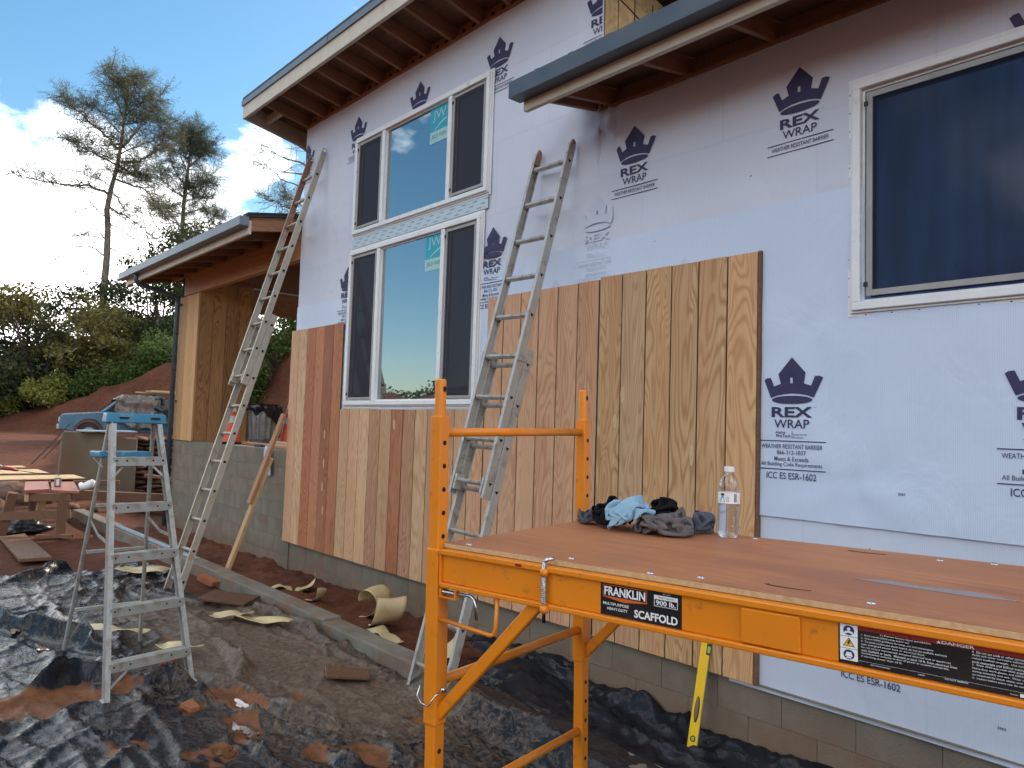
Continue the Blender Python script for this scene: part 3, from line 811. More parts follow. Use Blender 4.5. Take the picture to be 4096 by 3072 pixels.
def build_tarp():
    x0, x1, y0, y1 = -10.0, 0.8, -2.6, 3.06
    nu, nv = 540, 290
    X, Y = np.meshgrid(np.linspace(x0, x1, nu + 1), np.linspace(y0, y1, nv + 1))
    far = sstep(-8.5, -10.0, X)
    Z, clay = tarp_full(X, Y)
    # centre walked on and dusty, edges blacker
    dust = 0.30 * np.exp(-(((X + 5.6) / 1.7) ** 2 + ((Y - 2.45) / 0.75) ** 2)) + 0.13 * np.exp(-(((X + 4.2) / 1.2) ** 2 + ((Y - 2.6) / 0.5) ** 2)) + .10 * np.exp(-(((X + 7.5) / 1.5) ** 2 + ((Y - 2.1) / .6) ** 2))
    dust = dust + 0.22 * (fbm(X * 1.3, Y * 1.3, 4, 61) - .45)
    # plastic rides over the kerb at its near end
    k = sstep(-4.35, -4.0, X)
    Z = Z + k * 0.14 * sstep(2.86, 3.02, Y)
    Z = np.where(X < -9.3, Z - .10 * sstep(-9.5 + .5 * (vnoise(Y * 2, Y * 0, 7) - .5), -10.0, X), Z)
    vs = np.stack([X.ravel(), Y.ravel(), Z.ravel()], 1)
    m = MB(); m.v = [tuple(p) for p in vs]
    m.f = [(j * (nu + 1) + i, j * (nu + 1) + i + 1, (j + 1) * (nu + 1) + i + 1, (j + 1) * (nu + 1) + i) for j in range(nv) for i in range(nu)]
    # ragged far edge
    edge = -9.55 + 0.5 * vnoise(np.linspace(y0, y1, nv + 1) * 2.3, np.zeros(nv + 1), 71)
    m.f = [f for f in m.f if vs[f[0]][0] > edge[f[0] // (nu + 1)] and not (vs[f[0]][0] < -6.9 and vs[f[0]][1] > 2.75 - 0.12 * math.sin(vs[f[0]][0] * 3))]
    o = m.build('plastic_sheet', 'tarp', smooth=True)
    for nme, arr in (('clay', clay), ('dust', dust)):
        a = o.data.attributes.new(nme, 'FLOAT', 'POINT')
        a.data.foreach_set('value', arr.ravel().astype(np.float32))
    tag(o, 'mud covered black plastic sheeting spread over the ground in front of the house', 'plastic sheet')
build_tarp()

def crumpled_sheet(name, x0, x1, y0, y1, zf, amp, sx, sy, seed, mat, label, cat='plastic sheet', nu=200, nv=60):
    X, Y = np.meshgrid(np.linspace(x0, x1, nu + 1), np.linspace(y0, y1, nv + 1))
    wx = X + .2 * (vnoise(X * 3, Y * 3, seed) - .5); wy = Y + .2 * (vnoise(X * 3, Y * 3, seed + 1) - .5)
    Z = zf(X, Y) + amp * (ridged(wx * sx, wy * sy, 3, seed + 2) - .45) + amp * .45 * (ridged(wx * sx * 3, wy * sy * 2.6, 2, seed + 5) - .45)
    Xw = X + .04 * (vnoise(X * 5, Y * 5, seed + 9) - .5); Yw = Y + .05 * (vnoise(X * 4, Y * 4, seed + 8) - .5)
    m = MB(); m.v = [tuple(p) for p in np.stack([Xw.ravel(), Yw.ravel(), Z.ravel()], 1)]
    m.f = [(j * (nu + 1) + i, j * (nu + 1) + i + 1, (j + 1) * (nu + 1) + i + 1, (j + 1) * (nu + 1) + i) for j in range(nv) for i in range(nu)]
    o = m.build(name, mat, smooth=True)
    for nme, arr in (('clay', np.zeros_like(X)), ('dust', .25 * (fbm(X * 2, Y * 2, 3, seed + 4) - .5))):
        a = o.data.attributes.new(nme, 'FLOAT', 'POINT'); a.data.foreach_set('value', arr.ravel().astype(np.float32))
    return tag(o, label, cat)
crumpled_sheet('plastic_sheet', -4.75, 1.2, 3.22, 3.965,
               lambda X, Y: -0.03 * np.clip(X + 6, 0, 4.3) + 0.05 + .13 * sstep(3.80, 3.96, Y) * (0.4 + .6 * vnoise(X * 1.5, X * 0, 3)) + .10 * np.exp(-(((X + 3.9) / .35) ** 2 + ((Y - 3.7) / .2) ** 2)),
               0.10, 3.2, 4.0, 300, 'tarpclean', 'crumpled clean black plastic bunched along the foundation behind the orange scaffold')
crumpled_sheet('plastic_sheet', -4.15, 1.2, 2.98, 3.30,
               lambda X, Y: -0.03 * np.clip(X + 6, 0, 4.3) + .02 + .125 * sstep(3.0, 3.09, Y) * sstep(3.33, 3.24, Y), 0.022, 4, 6, 340, 'tarp',
               'muddy plastic strip draped over the buried kerb beneath the scaffold', nu=190, nv=24)

# puddles: thin films of clay water lying in hollows of the sheet
PUD = [(-4.52, 1.95, .085, .028, 1), (-4.20, 1.77, .09, .03, 2), (-4.10, 1.81, .08, .028, 3), (-3.92, 1.60, .05, .04, 4), (-6.95, 1.12, .10, .018, 5), (-6.35, 1.2, .07, .016, 6)]
for cx, cy, rx, ry, sd in PUD:
    rng = random.Random(sd)
    m = MB(); n = 22
    ph = [rng.uniform(0, 6.28) for _ in range(3)]
    pts = []
    for k in range(n):
        t = 2 * math.pi * k / n
        f = 1 + .35 * math.sin(2 * t + ph[0]) + .3 * math.sin(3 * t + ph[1]) + .22 * math.sin(5 * t + ph[2])
        pts.append((cx + rx * f * math.cos(t), cy + ry * 1.5 * f * math.sin(t)))
    zz = float(tarp_full(np.array([cx]), np.array([cy]))[0][0]) + 0.006
    m.prism(pts, lambda u, v, w: (u, v, zz + w), 0.004)
    struct(m.build('puddle', 'puddle'))

# kerb
kerb = thing('concrete_kerb', (-7.9, 3.17, 0), 'low mud stained concrete kerb running parallel to the house wall', 'kerb')
for a, b in ((-14.6, -12.3), (-12.295, -9.96), (-9.955, -7.965), (-7.96, -5.675), (-5.67, -3.9), (-3.895, -1.6)):
    zb = -0.03 * max(0, (a + b) / 2 + 6)
    MB().hexa([(a, 3.045, -.12), (b, 3.075, -.12), (b, 3.26, -.12), (a, 3.26, -.12), (a, 3.065, .112 + zb * .5), (b, 3.09, .112 + zb), (b, 3.265, .112 + zb), (a, 3.255, .112 + zb * .5)]).build('kerb_block', 'kerbcon', kerb, bevel=.012, seg=2)

# ================================================================== HOUSE
D = 3.957
house = thing('house', (-6, D, 0), 'unfinished house wrapped in printed weather barrier with wood siding partly installed', 'house')
HX0, HXC, HX1 = -8.20, -3.50, 2.2           # left corner, step between tall and low part, right end
# sheathing body behind the wrap
body = MB()
YB = D + 0.012
def wall_with_holes(m, x0, x1, z0, z1, holes, y0, y1):
    xs = sorted({x0, x1, *[h[0] for h in holes], *[h[1] for h in holes]}); zs = sorted({z0, z1, *[h[2] for h in holes], *[h[3] for h in holes]})
    for i in range(len(xs) - 1):
        for j in range(len(zs) - 1):
            cx, cz = (xs[i] + xs[i + 1]) / 2, (zs[j] + zs[j + 1]) / 2
            if any(h[0] < cx < h[1] and h[2] < cz < h[3] for h in holes): continue
            m.box(xs[i], xs[i + 1], y0, y1, zs[j], zs[j + 1])
WINS = [(-6.95, -4.735, 3.745, 4.78), (-6.975, -4.80, 1.937, 3.565), (-1.68, 0.35, 2.425, 3.655)]
def _hole(w): return (w[0] + .03, w[1] - .03, w[2] + .03, w[3] - .03)
wall_with_holes(body, HX0, HXC, 0.34, 5.27, [_hole(w) for w in WINS[:2]], YB, YB + .14)
wall_with_holes(body, HXC, HX1, 0.34, 4.085, [_hole(WINS[2])], YB, YB + .14)
body.build('sheathing', 'osb', house)
MB().hexa([(HXC - .14, YB + .15, 3.9), (HXC, YB + .15, 3.9), (HXC, 9.9, 3.9), (HXC - .14, 9.9, 3.9),
           (HXC - .14, YB + .15, 5.25), (HXC, YB + .15, 5.25), (HXC, 9.9, 4.15), (HXC - .14, 9.9, 4.15)]).build('side_sheathing', 'osb', house)
# seams of the exposed boards
sm = MB()
for y in (4.30, 4.52, 5.1): sm.box(HXC, HXC + .003, y, y + .008, 4.2, 5.1)
sm.bar((HXC + .003, 3.98, 5.02), (HXC + .003, 4.6, 4.86), .004, .008)
sm.build('board_seam', 'hole', house)
MB().box(HX0, HX0 + .14, YB + .15, 9.9, 0.34, 4.1).build('side_sheathing', 'osb', house)
MB().box(HX0 + .15, HX1, 9.8, 9.9, 0.34, 4.0).build('back_wall', 'osb', house)
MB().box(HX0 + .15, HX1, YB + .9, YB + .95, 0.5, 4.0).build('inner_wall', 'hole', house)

# ---- house wrap film
def wrap_y(X, Z, y, amp, bunch):
    Yv = y - amp * 2.2 * (vnoise(X * 1.3 + Z * .4, Z * 1.1, 90) ** 2) - amp * fbm(X * 2.2, Z * 1.6, 4, 77) * 2 - amp * .9 * (ridged(X * 1.1 + Z * .7, Z * 1.8 - X * .3, 2, 80) - .4)
    for bx, bz, br, ba, nn in bunch or ():
        dx, dz = X - bx, Z - bz
        r = np.hypot(dx, dz); th = np.arctan2(dz, dx)
        Yv = Yv - ba * np.exp(-(r / br) ** 1.3) * (0.5 + .5 * np.cos(th * nn + 2.5 * vnoise(r * 6, th, 3))) * sstep(0, .05, r)
    return Yv
WRAPP = {}
def wrap(name, x0, x1, z0, z1, y, mat, holes, amp=.004, bunch=None, step=.045):
    nu, nv = int((x1 - x0) / step), max(3, int((z1 - z0) / step))
    X, Z = np.meshgrid(np.linspace(x0, x1, nu + 1), np.linspace(z0, z1, nv + 1))
    Yv = wrap_y(X, Z, y, amp, bunch)
    vs = np.stack([X.ravel(), Yv.ravel(), Z.ravel()], 1)
    fs = []
    for j in range(nv):
        for i in range(nu):
            cx = (X[j, i] + X[j, i + 1]) / 2; cz = (Z[j, i] + Z[j + 1, i]) / 2
            if any(h[0] + .04 < cx < h[1] - .04 and h[2] + .04 < cz < h[3] - .04 for h in holes): continue
            fs.append((j * (nu + 1) + i, j * (nu + 1) + i + 1, (j + 1) * (nu + 1) + i + 1, (j + 1) * (nu + 1) + i))
    m = MB(); m.v = [tuple(p) for p in vs]; m.f = fs
    o = m.build(name, mat, house, smooth=True)
    WRAPP[o.name] = (y, amp, bunch)
    return o
W1 = wrap('house_wrap', HX0 - .004, HXC, 3.05, 5.27, D + .004, 'wrap_hi', WINS, .007, [(HXC - .05, 3.95, .2, .03, 9)])
W2 = wrap('house_wrap', HXC + .0, HX1, 3.08, 4.085, D + .003, 'wrap_hi', WINS, .007, [(HXC + .06, 3.93, .22, .05, 9), (HXC + .06, 3.93, .6, .007, 11), (-1.72, 3.2, .12, .02, 5)])
W3 = wrap('house_wrap', HX0 - .004, HX1, 1.30, 3.10, D - .004, 'wrap_mid', WINS, .007, [(-1.95, 2.35, .3, .012, 4), (-1.72, 1.5, .35, .012, 5), (-1.3, 1.38, .2, .012, 4)])
W4 = wrap('house_wrap', -2.4, HX1, 0.315, 1.34, D + .004, 'wrap_lo', WINS, .006)
# the corner fold by the ladder top: a stiff standing pleat
pl = MB()
pl.grid(lambda u, v: (HXC + .03 + .012 * math.sin(v * 9) - .03 * u, D - .002 - .045 * u * (0.05 + .95 * v), 3.5 + .42 * v), 3, 24)
pl.build('wrap_pleat', 'wrap_mid', house, smooth=True)
pl = MB()
pl.grid(lambda u, v: (HX0 - .012 - .03 * math.sin(v * 3.1) * u, D + .01 + .35 * u, .38 + 3.4 * v), 4, 30)
pl.build('wrap_return', 'wrap_mid', house, smooth=True)
for sx, sz in ((-2.03, 2.22), (-1.62, 2.04), (-1.6, 1.74), (-1.2, 2.6), (-3.0, 3.02), (-2.3, 3.3), (-1.1, 1.9)):
    MB().bar((sx, D - .014, sz), (sx + .012, D - .014, sz + .006), .002, .003).build('staple', 'hole', W3)

# ---- printing on the wrap
S_ = 0.00087
CROWN = [(297, 218), (388, 320), (376, 388), (424, 404), (447, 343), (474, 342), (500, 353), (441, 480), (400, 465), (350, 455), (297, 452), (245, 455), (195, 465), (155, 480), (107, 362), (125, 350), (152, 348), (176, 405), (222, 388), (205, 325)]
def crown_polys(x, z):
    t = lambda p: (x + (p[0] - 297) * S_, z - (p[1] - 218) * S_)
    out = []
    C = [t(p) for p in CROWN]
    # split into convex-ish pieces
    def pick(*i): return [C[k] for k in i]
    door = [t(p) for p in ((285, 348), (303, 348), (303, 386), (285, 386))]
    # tower around its doorway
    out += [[C[0], C[1], t((303, 320)), t((297, 320))], [C[0], t((297, 320)), t((285, 320)), C[19]],
            [t((285, 320)), t((303, 320)), door[1], door[0]],
            [t((303, 320)), C[1], C[2], t((303, 400)), door[1]], [t((285, 320)), door[0], t((285, 400)), C[18], C[19]],
            [door[3], door[2], t((303, 400)), t((285, 400))]]
    # band and prongs
    out += [[C[2], C[3], C[8], C[9], C[10], t((297, 400)), t((303, 400))], [C[18], t((285, 400)), t((297, 400)), C[10], C[11], C[12], C[17]],
            [C[3], C[4], C[5], C[6], C[7], C[8]], [C[17], C[12], C[13], C[14], C[15], C[16]]]
    out.append([t(p) for p in ell2(297, 493, 135, 27)])
    return out
def logo_a(x, z):
    t = lambda px, py: (x + (px - 297) * S_, z - (py - 218) * S_)
    P = crown_polys(x, z)
    P += text_fit('REX', x, t(0, 606)[1], .238, .058, .03) + text_fit('WRAP', x, t(0, 676)[1], .205, .049, .008)
    P += text_fit('TM', *t(452, 545), .012, .006)
    P += [rect2(x - .198, x + .198, t(0, 705)[1], t(0, 699)[1]), rect2(x - .198, x + .198, t(0, 772)[1], t(0, 766)[1])]
    P += text_fit('WEATHER RESISTANT BARRIER', x, t(0, 748)[1], .345, .024, .004)
    return P
def logo_b(x, z):
    t = lambda px, py: (x + (px - 297) * S_, z - (py - 218) * S_)
    P = crown_polys(x, z)
    P += text_fit('REX', x, t(0, 606)[1], .238, .058, .03) + text_fit('WRAP', x, t(0, 676)[1], .205, .049, .008)
    P += text_fit('TM', *t(452, 545), .012, .006)
    P += text_fit('Alpha', *t(222, 716), .062, .018, .012) + text_fit('ProTech', *t(243, 735), .085, .017, .012)
    P += [rect2(*[t(301, 0)[0], t(304, 0)[0]], t(0, 740)[1], t(0, 690)[1])]
    P += text_fit('Engineered', *t(355, 724), .078, .013, .002) + text_fit('Products', *t(345, 740), .06, .011, .002)
    P += [rect2(x - .198, x + .198, t(0, 762)[1], t(0, 756)[1]), rect2(x - .198, x + .198, t(0, 944)[1], t(0, 938)[1])]
    P += text_fit('WEATHER RESISTANT BARRIER', x, t(0, 808)[1], .36, .025, .004)
    P += text_fit('866-312-1837', x, t(0, 846)[1], .172, .024, .004)
    P += text_fit('Meets & Exceeds', x, t(0, 888)[1], .2, .025, .004)
    P += text_fit('All Building Code Requirements', x, t(0, 928)[1], .36, .029, .004)
    P += text_fit('ICC ES ESR-1602', x, t(0, 1003)[1], .29, .037, .008)
    return P
def clip_half(poly, ax, lim, sg):
    out = []
    for i in range(len(poly)):
        a, b = poly[i - 1], poly[i]
        ia, ib = (a[ax] - lim) * sg >= 0, (b[ax] - lim) * sg >= 0
        if ia != ib:
            t = (lim - a[ax]) / (b[ax] - a[ax]); out.append((a[0] + t * (b[0] - a[0]), a[1] + t * (b[1] - a[1])))
        if ib: out.append(b)
    return out if len(out) >= 3 else []
def outside(poly, w):
    """pieces of a polygon outside a window rectangle"""
    x0, x1, z0, z1 = w
    res = [clip_half(poly, 0, x0, -1), clip_half(poly, 0, x1, 1)]
    mid = clip_half(poly, 0, x0, 1)
    mid = clip_half(mid, 0, x1, -1) if mid else []
    if mid: res += [clip_half(mid, 1, z1, 1), clip_half(mid, 1, z0, -1)]
    return [p for p in res if p]
def print_on_wall(polys, y, mat, parent, clip=(None, None), name='printed_logo'):
    m = MB()
    py, pa, pb = WRAPP[parent.name]
    todo = []
    for p in polys:
        q = clip_poly(p, *clip)
        todo += [q] if q else []
    for w in WINS:
        todo = [r for q in todo for r in (outside(q, (w[0] - .012, w[1] + .012, w[2] - .012, w[3] + .012)))]
    for q in todo:
        m.add([(u, float(wrap_y(np.array(u), np.array(v), py, pa, pb)) - .004, v) for u, v in q], [tuple(range(len(q)))])
    return m.build(name, mat, parent)
YP = D - .0135
for lx in (-1.99, -3.18, -0.80):
    print_on_wall(logo_a(lx, 3.865), YP, 'ink', W2)
for lx in (-5.825, -6.985, -8.15, -4.662, -3.50):
    print_on_wall(logo_a(lx, 5.07), YP, 'ink', W1, (HX0, HXC - .012))
for lx, lz in ((-2.02, 2.198), (-0.83, 2.198), (-7.05, 3.43), (-4.66, 3.425)):
    print_on_wall(logo_b(lx, lz), D - .021, 'ink', W3, (None, None))
for lx in (-1.595, -0.4):
    print_on_wall(logo_b(lx, 1.196), YP, 'ink', W4)
print_on_wall(logo_b(-3.50, 3.445), D - .019, 'inkfade', W3, (None, -3.36), 'faded_logo')
for lx in (-2.751, -3.9):
    print_on_wall(crown_polys(lx, 2.88)[:4], D - .019, 'inkfade', W3, name='faded_logo')
print_on_wall(text_fit('2265', -1.437, 1.478, .034, .012, .02), D - .021, 'ink', W3, name='printed_number')
print_on_wall(text_fit('2262', -1.02, .470, .034, .012, .02), YP, 'ink', W4, name='printed_number')

# ---- siding sheets with separate planks
def siding(name, x0, z0, z1, mats, n=6, pw=.2032, y=D, parent=house, z0s=None, seed=0, xlim=None, prongs=None):
    rng = random.Random(seed)
    s = MB().box(x0 + .002, x0 + n * pw - .002, y - .016, y - .026 + .012, z0 + .002, z1 - .002)
    b = s.build(name, 'groove', parent)
    for k in range(n):
        a = x0 + k * pw + .0045; e = x0 + (k + 1) * pw - .0045
        MB().box(a, e, y - .0245 - rng.uniform(0, .0012), y - .0165, z0 + rng.uniform(0, .003), z1 + rng.uniform(-.002, .002)).build('plank', mats[k % len(mats)], b, bevel=.0025)
    return b
YS = D - .012
ZT, ZBOT = 2.82, .352
pan = []
pan.append(siding('siding_panel', -8.28, ZBOT, ZT, ['sid_pink', 'sid_cream', 'sid_red', 'sid_red', 'sid_red', 'sid_red'], 6, .2045, YS, seed=1))
pan.append(siding('siding_panel', -7.05, ZBOT, 1.895, ['sid_cream', 'sid_cream', 'sid_cream', 'sid_pink', 'sid_cream', 'sid_red'], 6, .1985, YS, seed=2))
pan.append(siding('siding_panel', -5.856, ZBOT, 1.895, ['sid_pink', 'sid_cream', 'sid_pink', 'sid_pink', 'sid_cream', 'sid_pink'], 6, .1965, YS, seed=3))
pan.append(siding('siding_panel', -4.672, ZBOT, ZT, ['sid_pink', 'sid_pink', 'sid_pink', 'sid_pink', 'sid_pink', 'sid_pink'], 6, .2035, YS, seed=4))
pan.append(siding('siding_panel', -3.445, ZBOT - .01, ZT + .012, ['sid_tan', 'sid_cream', 'sid_tan', 'sid_tan', 'sid_tan', 'sid_tan'], 6, .2035, YS, seed=5))
# football patches set into the veneer
for px, pz, rx, rz, pi in ((-7.36, 1.62, .016, .05, 0), (-7.35, 1.30, .016, .055, 0), (-7.36, 1.05, .015, .05, 0), (-7.33, .8, .015, .05, 0), (-6.0, 1.75, .016, .05, 1), (-6.47, .95, .014, .045, 1), (-3.98, 2.30, .016, .055, 3), (-4.1, 1.95, .014, .05, 3), (-4.2, 1.2, .014, .05, 3),
                        (-3.22, 2.0, .017, .055, 4), (-3.28, 1.82, .018, .05, 4), (-2.66, 1.62, .016, .07, 4), (-2.45, 2.25, .012, .035, 4), (-2.6, 1.1, .015, .05, 4)):
    m = MB(); m.prism(ell2(px, pz, rx, rz, 16), lambda u, v, w: (u, YS - .0262 - w, v), .0006)
    m.build('veneer_patch', 'patch', pan[pi])
# dark raw end of the last sheet
MB().box(-2.222, -2.206, YS - .028, D - .004, ZBOT - .01, ZT + .012).build('sheet_edge', 'oldwood', house)

# ---- windows
def window(w, mull, panes, name='window'):
    x0, x1, z0, z1 = w
    y = D
    g = MB()
    fw = .042
    # nailing fin and outer frame
    fr = MB()
    for a, b, c, d in ((x0 - .03, x1 + .03, z0 - .03, z0 + .004), (x0 - .03, x1 + .03, z1 - .004, z1 + .03), (x0 - .03, x0 + .004, z0 + .0045, z1 - .0045), (x1 - .004, x1 + .03, z0 + .0045, z1 - .0045)):
        fr.box(a, b, y - .021, y - .016, c, d)
    root = fr.build('window', 'vinyl', house)
    f = MB()
    f.box(x0, x1, y - .052, y + .05, z0, z0 + fw); f.box(x0, x1, y - .052, y + .05, z1 - fw, z1)
    f.box(x0, x0 + fw, y - .052, y + .05, z0 + fw, z1 - fw); f.box(x1 - fw, x1, y - .052, y + .05, z0 + fw, z1 - fw)
    f.build('window_frame', 'vinyl', root, bevel=.004)
    lip = MB()
    o = .012
    lip.box(x0 - o, x1 + o, y - .034, y - .022, z0 - o, z0 - .001); lip.box(x0 - o, x1 + o, y - .034, y - .022, z1 + .001, z1 + o)
    lip.box(x0 - o, x0 - .001, y - .034, y - .022, z0, z1); lip.box(x1 + .001, x1 + o, y - .034, y - .022, z0, z1)
    lip.build('drip_lip', 'vinyl', root)
    for mx in mull:
        MB().box(mx - .026, mx + .026, y - .048, y + .045, z0 + fw + .001, z1 - fw - .001).build('mullion', 'vinyl', root, bevel=.004)
    xs = [x0 + fw] + [v for mx in mull for v in (mx - .026, mx + .026)] + [x1 - fw]
    for k in range(len(mull) + 1):
        a, b = xs[2 * k], xs[2 * k + 1]
        kind = panes[k]
        gm = 'glassnear' if kind == 'near' else 'glass'
        MB().box(a + .001, b - .001, y - .006, y, z0 + fw + .001, z1 - fw - .001).build('pane', gm, root)
        # glazing bead
        bd = MB(); t = .014
        for q in ((a + .001, b - .001, z0 + fw + .001, z0 + fw + t), (a + .001, b - .001, z1 - fw - t, z1 - fw - .001), (a + .001, a + t, z0 + fw + t, z1 - fw - t), (b - t, b - .001, z0 + fw + t, z1 - fw - t)):
            bd.box(q[0], q[1], y - .02, y - .007, q[2], q[3])
        bd.build('glazing_bead', 'vinyl', root)
        if kind in ('scr', 'near'):
            t = .022 if kind == 'scr' else .03
            off = .016 if kind == 'scr' else .03
            sf = MB(); A, B_, C_, E_ = a + off, b - off, z0 + fw + off, z1 - fw - off
            for q in ((A, B_, C_, C_ + t), (A, B_, E_ - t, E_), (A, A + t, C_ + t, E_ - t), (B_ - t, B_, C_ + t, E_ - t)):
                sf.box(q[0], q[1], y - .040, y - .028, q[2], q[3])
            sfo = sf.build('screen_frame', 'greyframe', root)
            MB().box(A + t, B_ - t, y - .034, y - .033, C_ + t, E_ - t).build('insect_screen', 'screen' if kind == 'scr' else 'screennear', root)
            for cz in (C_ + .06, E_ - .06):
                MB().box(A - .012, A + .008, y - .046, y - .041, cz - .012, cz + .012).build('screen_clip', 'black', root)
    return root
win_u = window(WINS[0], [-6.397, -5.287], ['scr', 'clear', 'scr'])
win_l = window(WINS[1], [-6.406, -5.325], ['scr', 'clear', 'scr'])
win_n = window(WINS[2], [], ['near'])
# nail heads along the fin of the near window
nh = MB()
for k in range(12):
    nh.box(-1.706, -1.702, D - .0235, D - .0212, 2.5 + k * .1, 2.506 + k * .1)
for k in range(14):
    nh.box(-1.62 + k * .13, -1.612 + k * .13, D - .0235, D - .0212, 2.399, 2.404)
nh.build('nail_head', 'hole', win_n)
def jw_sticker(x0, x1, z0, z1, root):
    y = D - .0085
    zm = z0 + (z1 - z0) * .32
    b = MB().box(x0, x1, y - .001, y, zm, z1).build('maker_sticker', 'teal', root)
    MB().box(x0, x1, y - .001, y, z0, zm - .0005).build('maker_sticker', 'tealpale', root)
    cx = (x0 + x1) / 2; w = x1 - x0
    P = text_fit('JW', cx, zm + (z1 - zm) * .36, w * .72, (z1 - zm) * .48, .0)
    arc = []
    for k in range(9):
        t = k / 8; arc.append((x0 + w * (.25 + .65 * t), zm + (z1 - zm) * (.06 + .34 * math.sin(t * 1.45))))
    for k in range(9):
        t = 1 - k / 8; arc.append((x0 + w * (.25 + .65 * t), zm + (z1 - zm) * (.0 + .30 * math.sin(t * 1.45) + .02)))
    P += [[arc[i], arc[i + 1], arc[16 - i], arc[17 - i]] for i in range(8)]
    m = MB()
    for p in P: m.add([(u, y - .0016, v) for u, v in p], [tuple(range(len(p)))])
    m.build('sticker_print', 'tealpale', root)
    m = MB()
    for p in text_fit('JELD WEN', cx, z0 + (zm - z0) * .3, w * .8, (zm - z0) * .42, .0): m.add([(u, y - .0016, v) for u, v in p], [tuple(range(len(p)))])
    m.build('sticker_print', 'gutter', root)
jw_sticker(-5.632, -5.352, 4.385, 4.735, win_u)
jw_sticker(-5.632, -5.352, 3.178, 3.525, win_l)
# printed flashing tape between and around the far windows
tp = MB().box(-6.97, -4.73, D - .024, D - .020, 3.60, 3.71).build('flashing_tape', 'tape', house)
m = MB()
rng = random.Random(4)
for row in range(3):
    for k in range(14):
        for p in text_fit('FortiFlash', -6.9 + k * .158 + .05 * row, 3.615 + row * .033, .062, .012, .012): m.add([(u, D - .0248, v) for u, v in p], [tuple(range(len(p)))])
m.build('tape_print', 'ink', tp)
for a, b, c, d in ((-7.1, -4.7, 1.897, 1.906),):
    MB().box(a, b, D - .0195, D - .0172, c, d).build('flashing_tape', 'tape' if d < 4 and c < 2 else 'wrap_mid', house)

# ---- foundation block walls
fnd = MB().box(HX0, HX1, D + .03, D + .22, -.6, .338).build('foundation_wall', 'concrete', house)
blk_me = None
def blocks(x0, x1, z0, rows, yf, parent, zt=None):
    global blk_me
    L_, Hh = .4064, .2032
    for r in range(rows):
        x = x0 - (L_ / 2 if r % 2 else 0)
        z = z0 + r * Hh
        while x < x1 - .01:
            a, b = max(x, x0), min(x + L_, x1)
            if b - a > .03:
                MB().box(a + .0012, b - .0012, yf - .0006 * ((r * 7 + int(x * 10)) % 3), yf + .05, z + .0009, z + Hh - .0009).build('block', 'concrete', parent, bevel=.0015)
            x += L_
blocks(HX0 + .02, HX1, -.27, 3, D + .004 + .018, fnd)
pw = MB().box(-12.44, HX0 - .002, D + .03, D + .22, -.4, 1.385).build('porch_wall', 'concrete', house)
blocks(-12.45, HX0 - .01, -.03, 7, D + .014, pw)
MB().box(-12.44, HX0 - .01, D + .03, 8.6, 1.392, 1.40).build('porch_floor', 'concrete', house)
MB().box(HX0, HX1, D - .018, D + .03, .339, .347).build('sill_flashing', 'concrete', house)

# ---- roofs
def plane_sheet(m, x0, x1, ya, za, yb, zb, t):
    m.hexa([(x0, ya, za), (x1, ya, za), (x1, yb, zb), (x0, yb, zb), (x0, ya, za + t), (x1, ya, za + t), (x1, yb, zb + t), (x0, yb, zb + t)])
# high roof: rises towards the viewer
SL = .185
zr = lambda y: 5.275 - SL * (y - D)
rx0, rx1 = -8.65, -2.9
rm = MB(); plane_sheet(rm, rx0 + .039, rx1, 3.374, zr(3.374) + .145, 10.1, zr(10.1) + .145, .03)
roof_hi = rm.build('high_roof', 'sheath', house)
rm = MB(); plane_sheet(rm, rx0 - .01, rx1, 3.33, zr(3.33) + .178, 10.1, zr(10.1) + .178, .03); rm.build('roofing', 'roofing', roof_hi)
k = 0
x = -8.17
while x < rx1:
    m = MB(); w = .019
    m.hexa([(x - w, 3.375, zr(3.375)), (x + w, 3.375, zr(3.375)), (x + w, D + .1, zr(D + .1)), (x - w, D + .1, zr(D + .1)),
            (x - w, 3.375, zr(3.375) + .143), (x + w, 3.375, zr(3.375) + .143), (x + w, D + .1, zr(D + .1) + .143), (x - w, D + .1, zr(D + .1) + .143)])
    m.build('rafter', 'raft', roof_hi, bevel=.003)
    if x + .405 < rx1:
        bl = MB().box(x + w + .001, x + .405 - w - .001, D + .02, D + .055, 5.275, 5.40).build('vent_block', 'raft', roof_hi)
        for hx in (.13, .27):
            m = MB(); m.prism(ell2(x + hx, 5.335, .024, .024, 14), lambda u, v, w_: (u, D + .019 - w_, v), .002)
            m.build('vent_hole', 'hole', roof_hi)
    x += .405
MB().box(HX0, rx1, D - .02, D + .018, 5.262, 5.292).build('frieze_trim', 'raft', roof_hi)
MB().box(rx0, rx1, 3.335, 3.373, 5.335, 5.505).build('fascia_board', 'cream', roof_hi, bevel=.003)
m = MB()
m.hexa([(rx0, 3.374, 5.335), (rx0 + .038, 3.374, 5.335), (rx0 + .038, 10.1, 5.335 - SL * 6.73), (rx0, 10.1, 5.335 - SL * 6.73),
        (rx0, 3.374, 5.548), (rx0 + .038, 3.374, 5.548), (rx0 + .038, 10.1, 5.548 - SL * 6.73), (rx0, 10.1, 5.548 - SL * 6.73)])
m.build('barge_board', 'cream', roof_hi)
MB().bar((rx0 + .04, 3.62, zr(3.62) + .05), (-8.19, 3.62, zr(3.62) + .05), .04, .09).build('lookout', 'cream', roof_hi)
MB().box(rx0 - .012, rx1, 3.318, 3.333, 5.49, 5.555).build('drip_edge', 'drip', roof_hi)
for jx in (-6.55, -4.6):
    MB().box(jx, jx + .006, 3.3165, 3.318, 5.49, 5.557).build('drip_edge_joint', 'roofing', roof_hi)

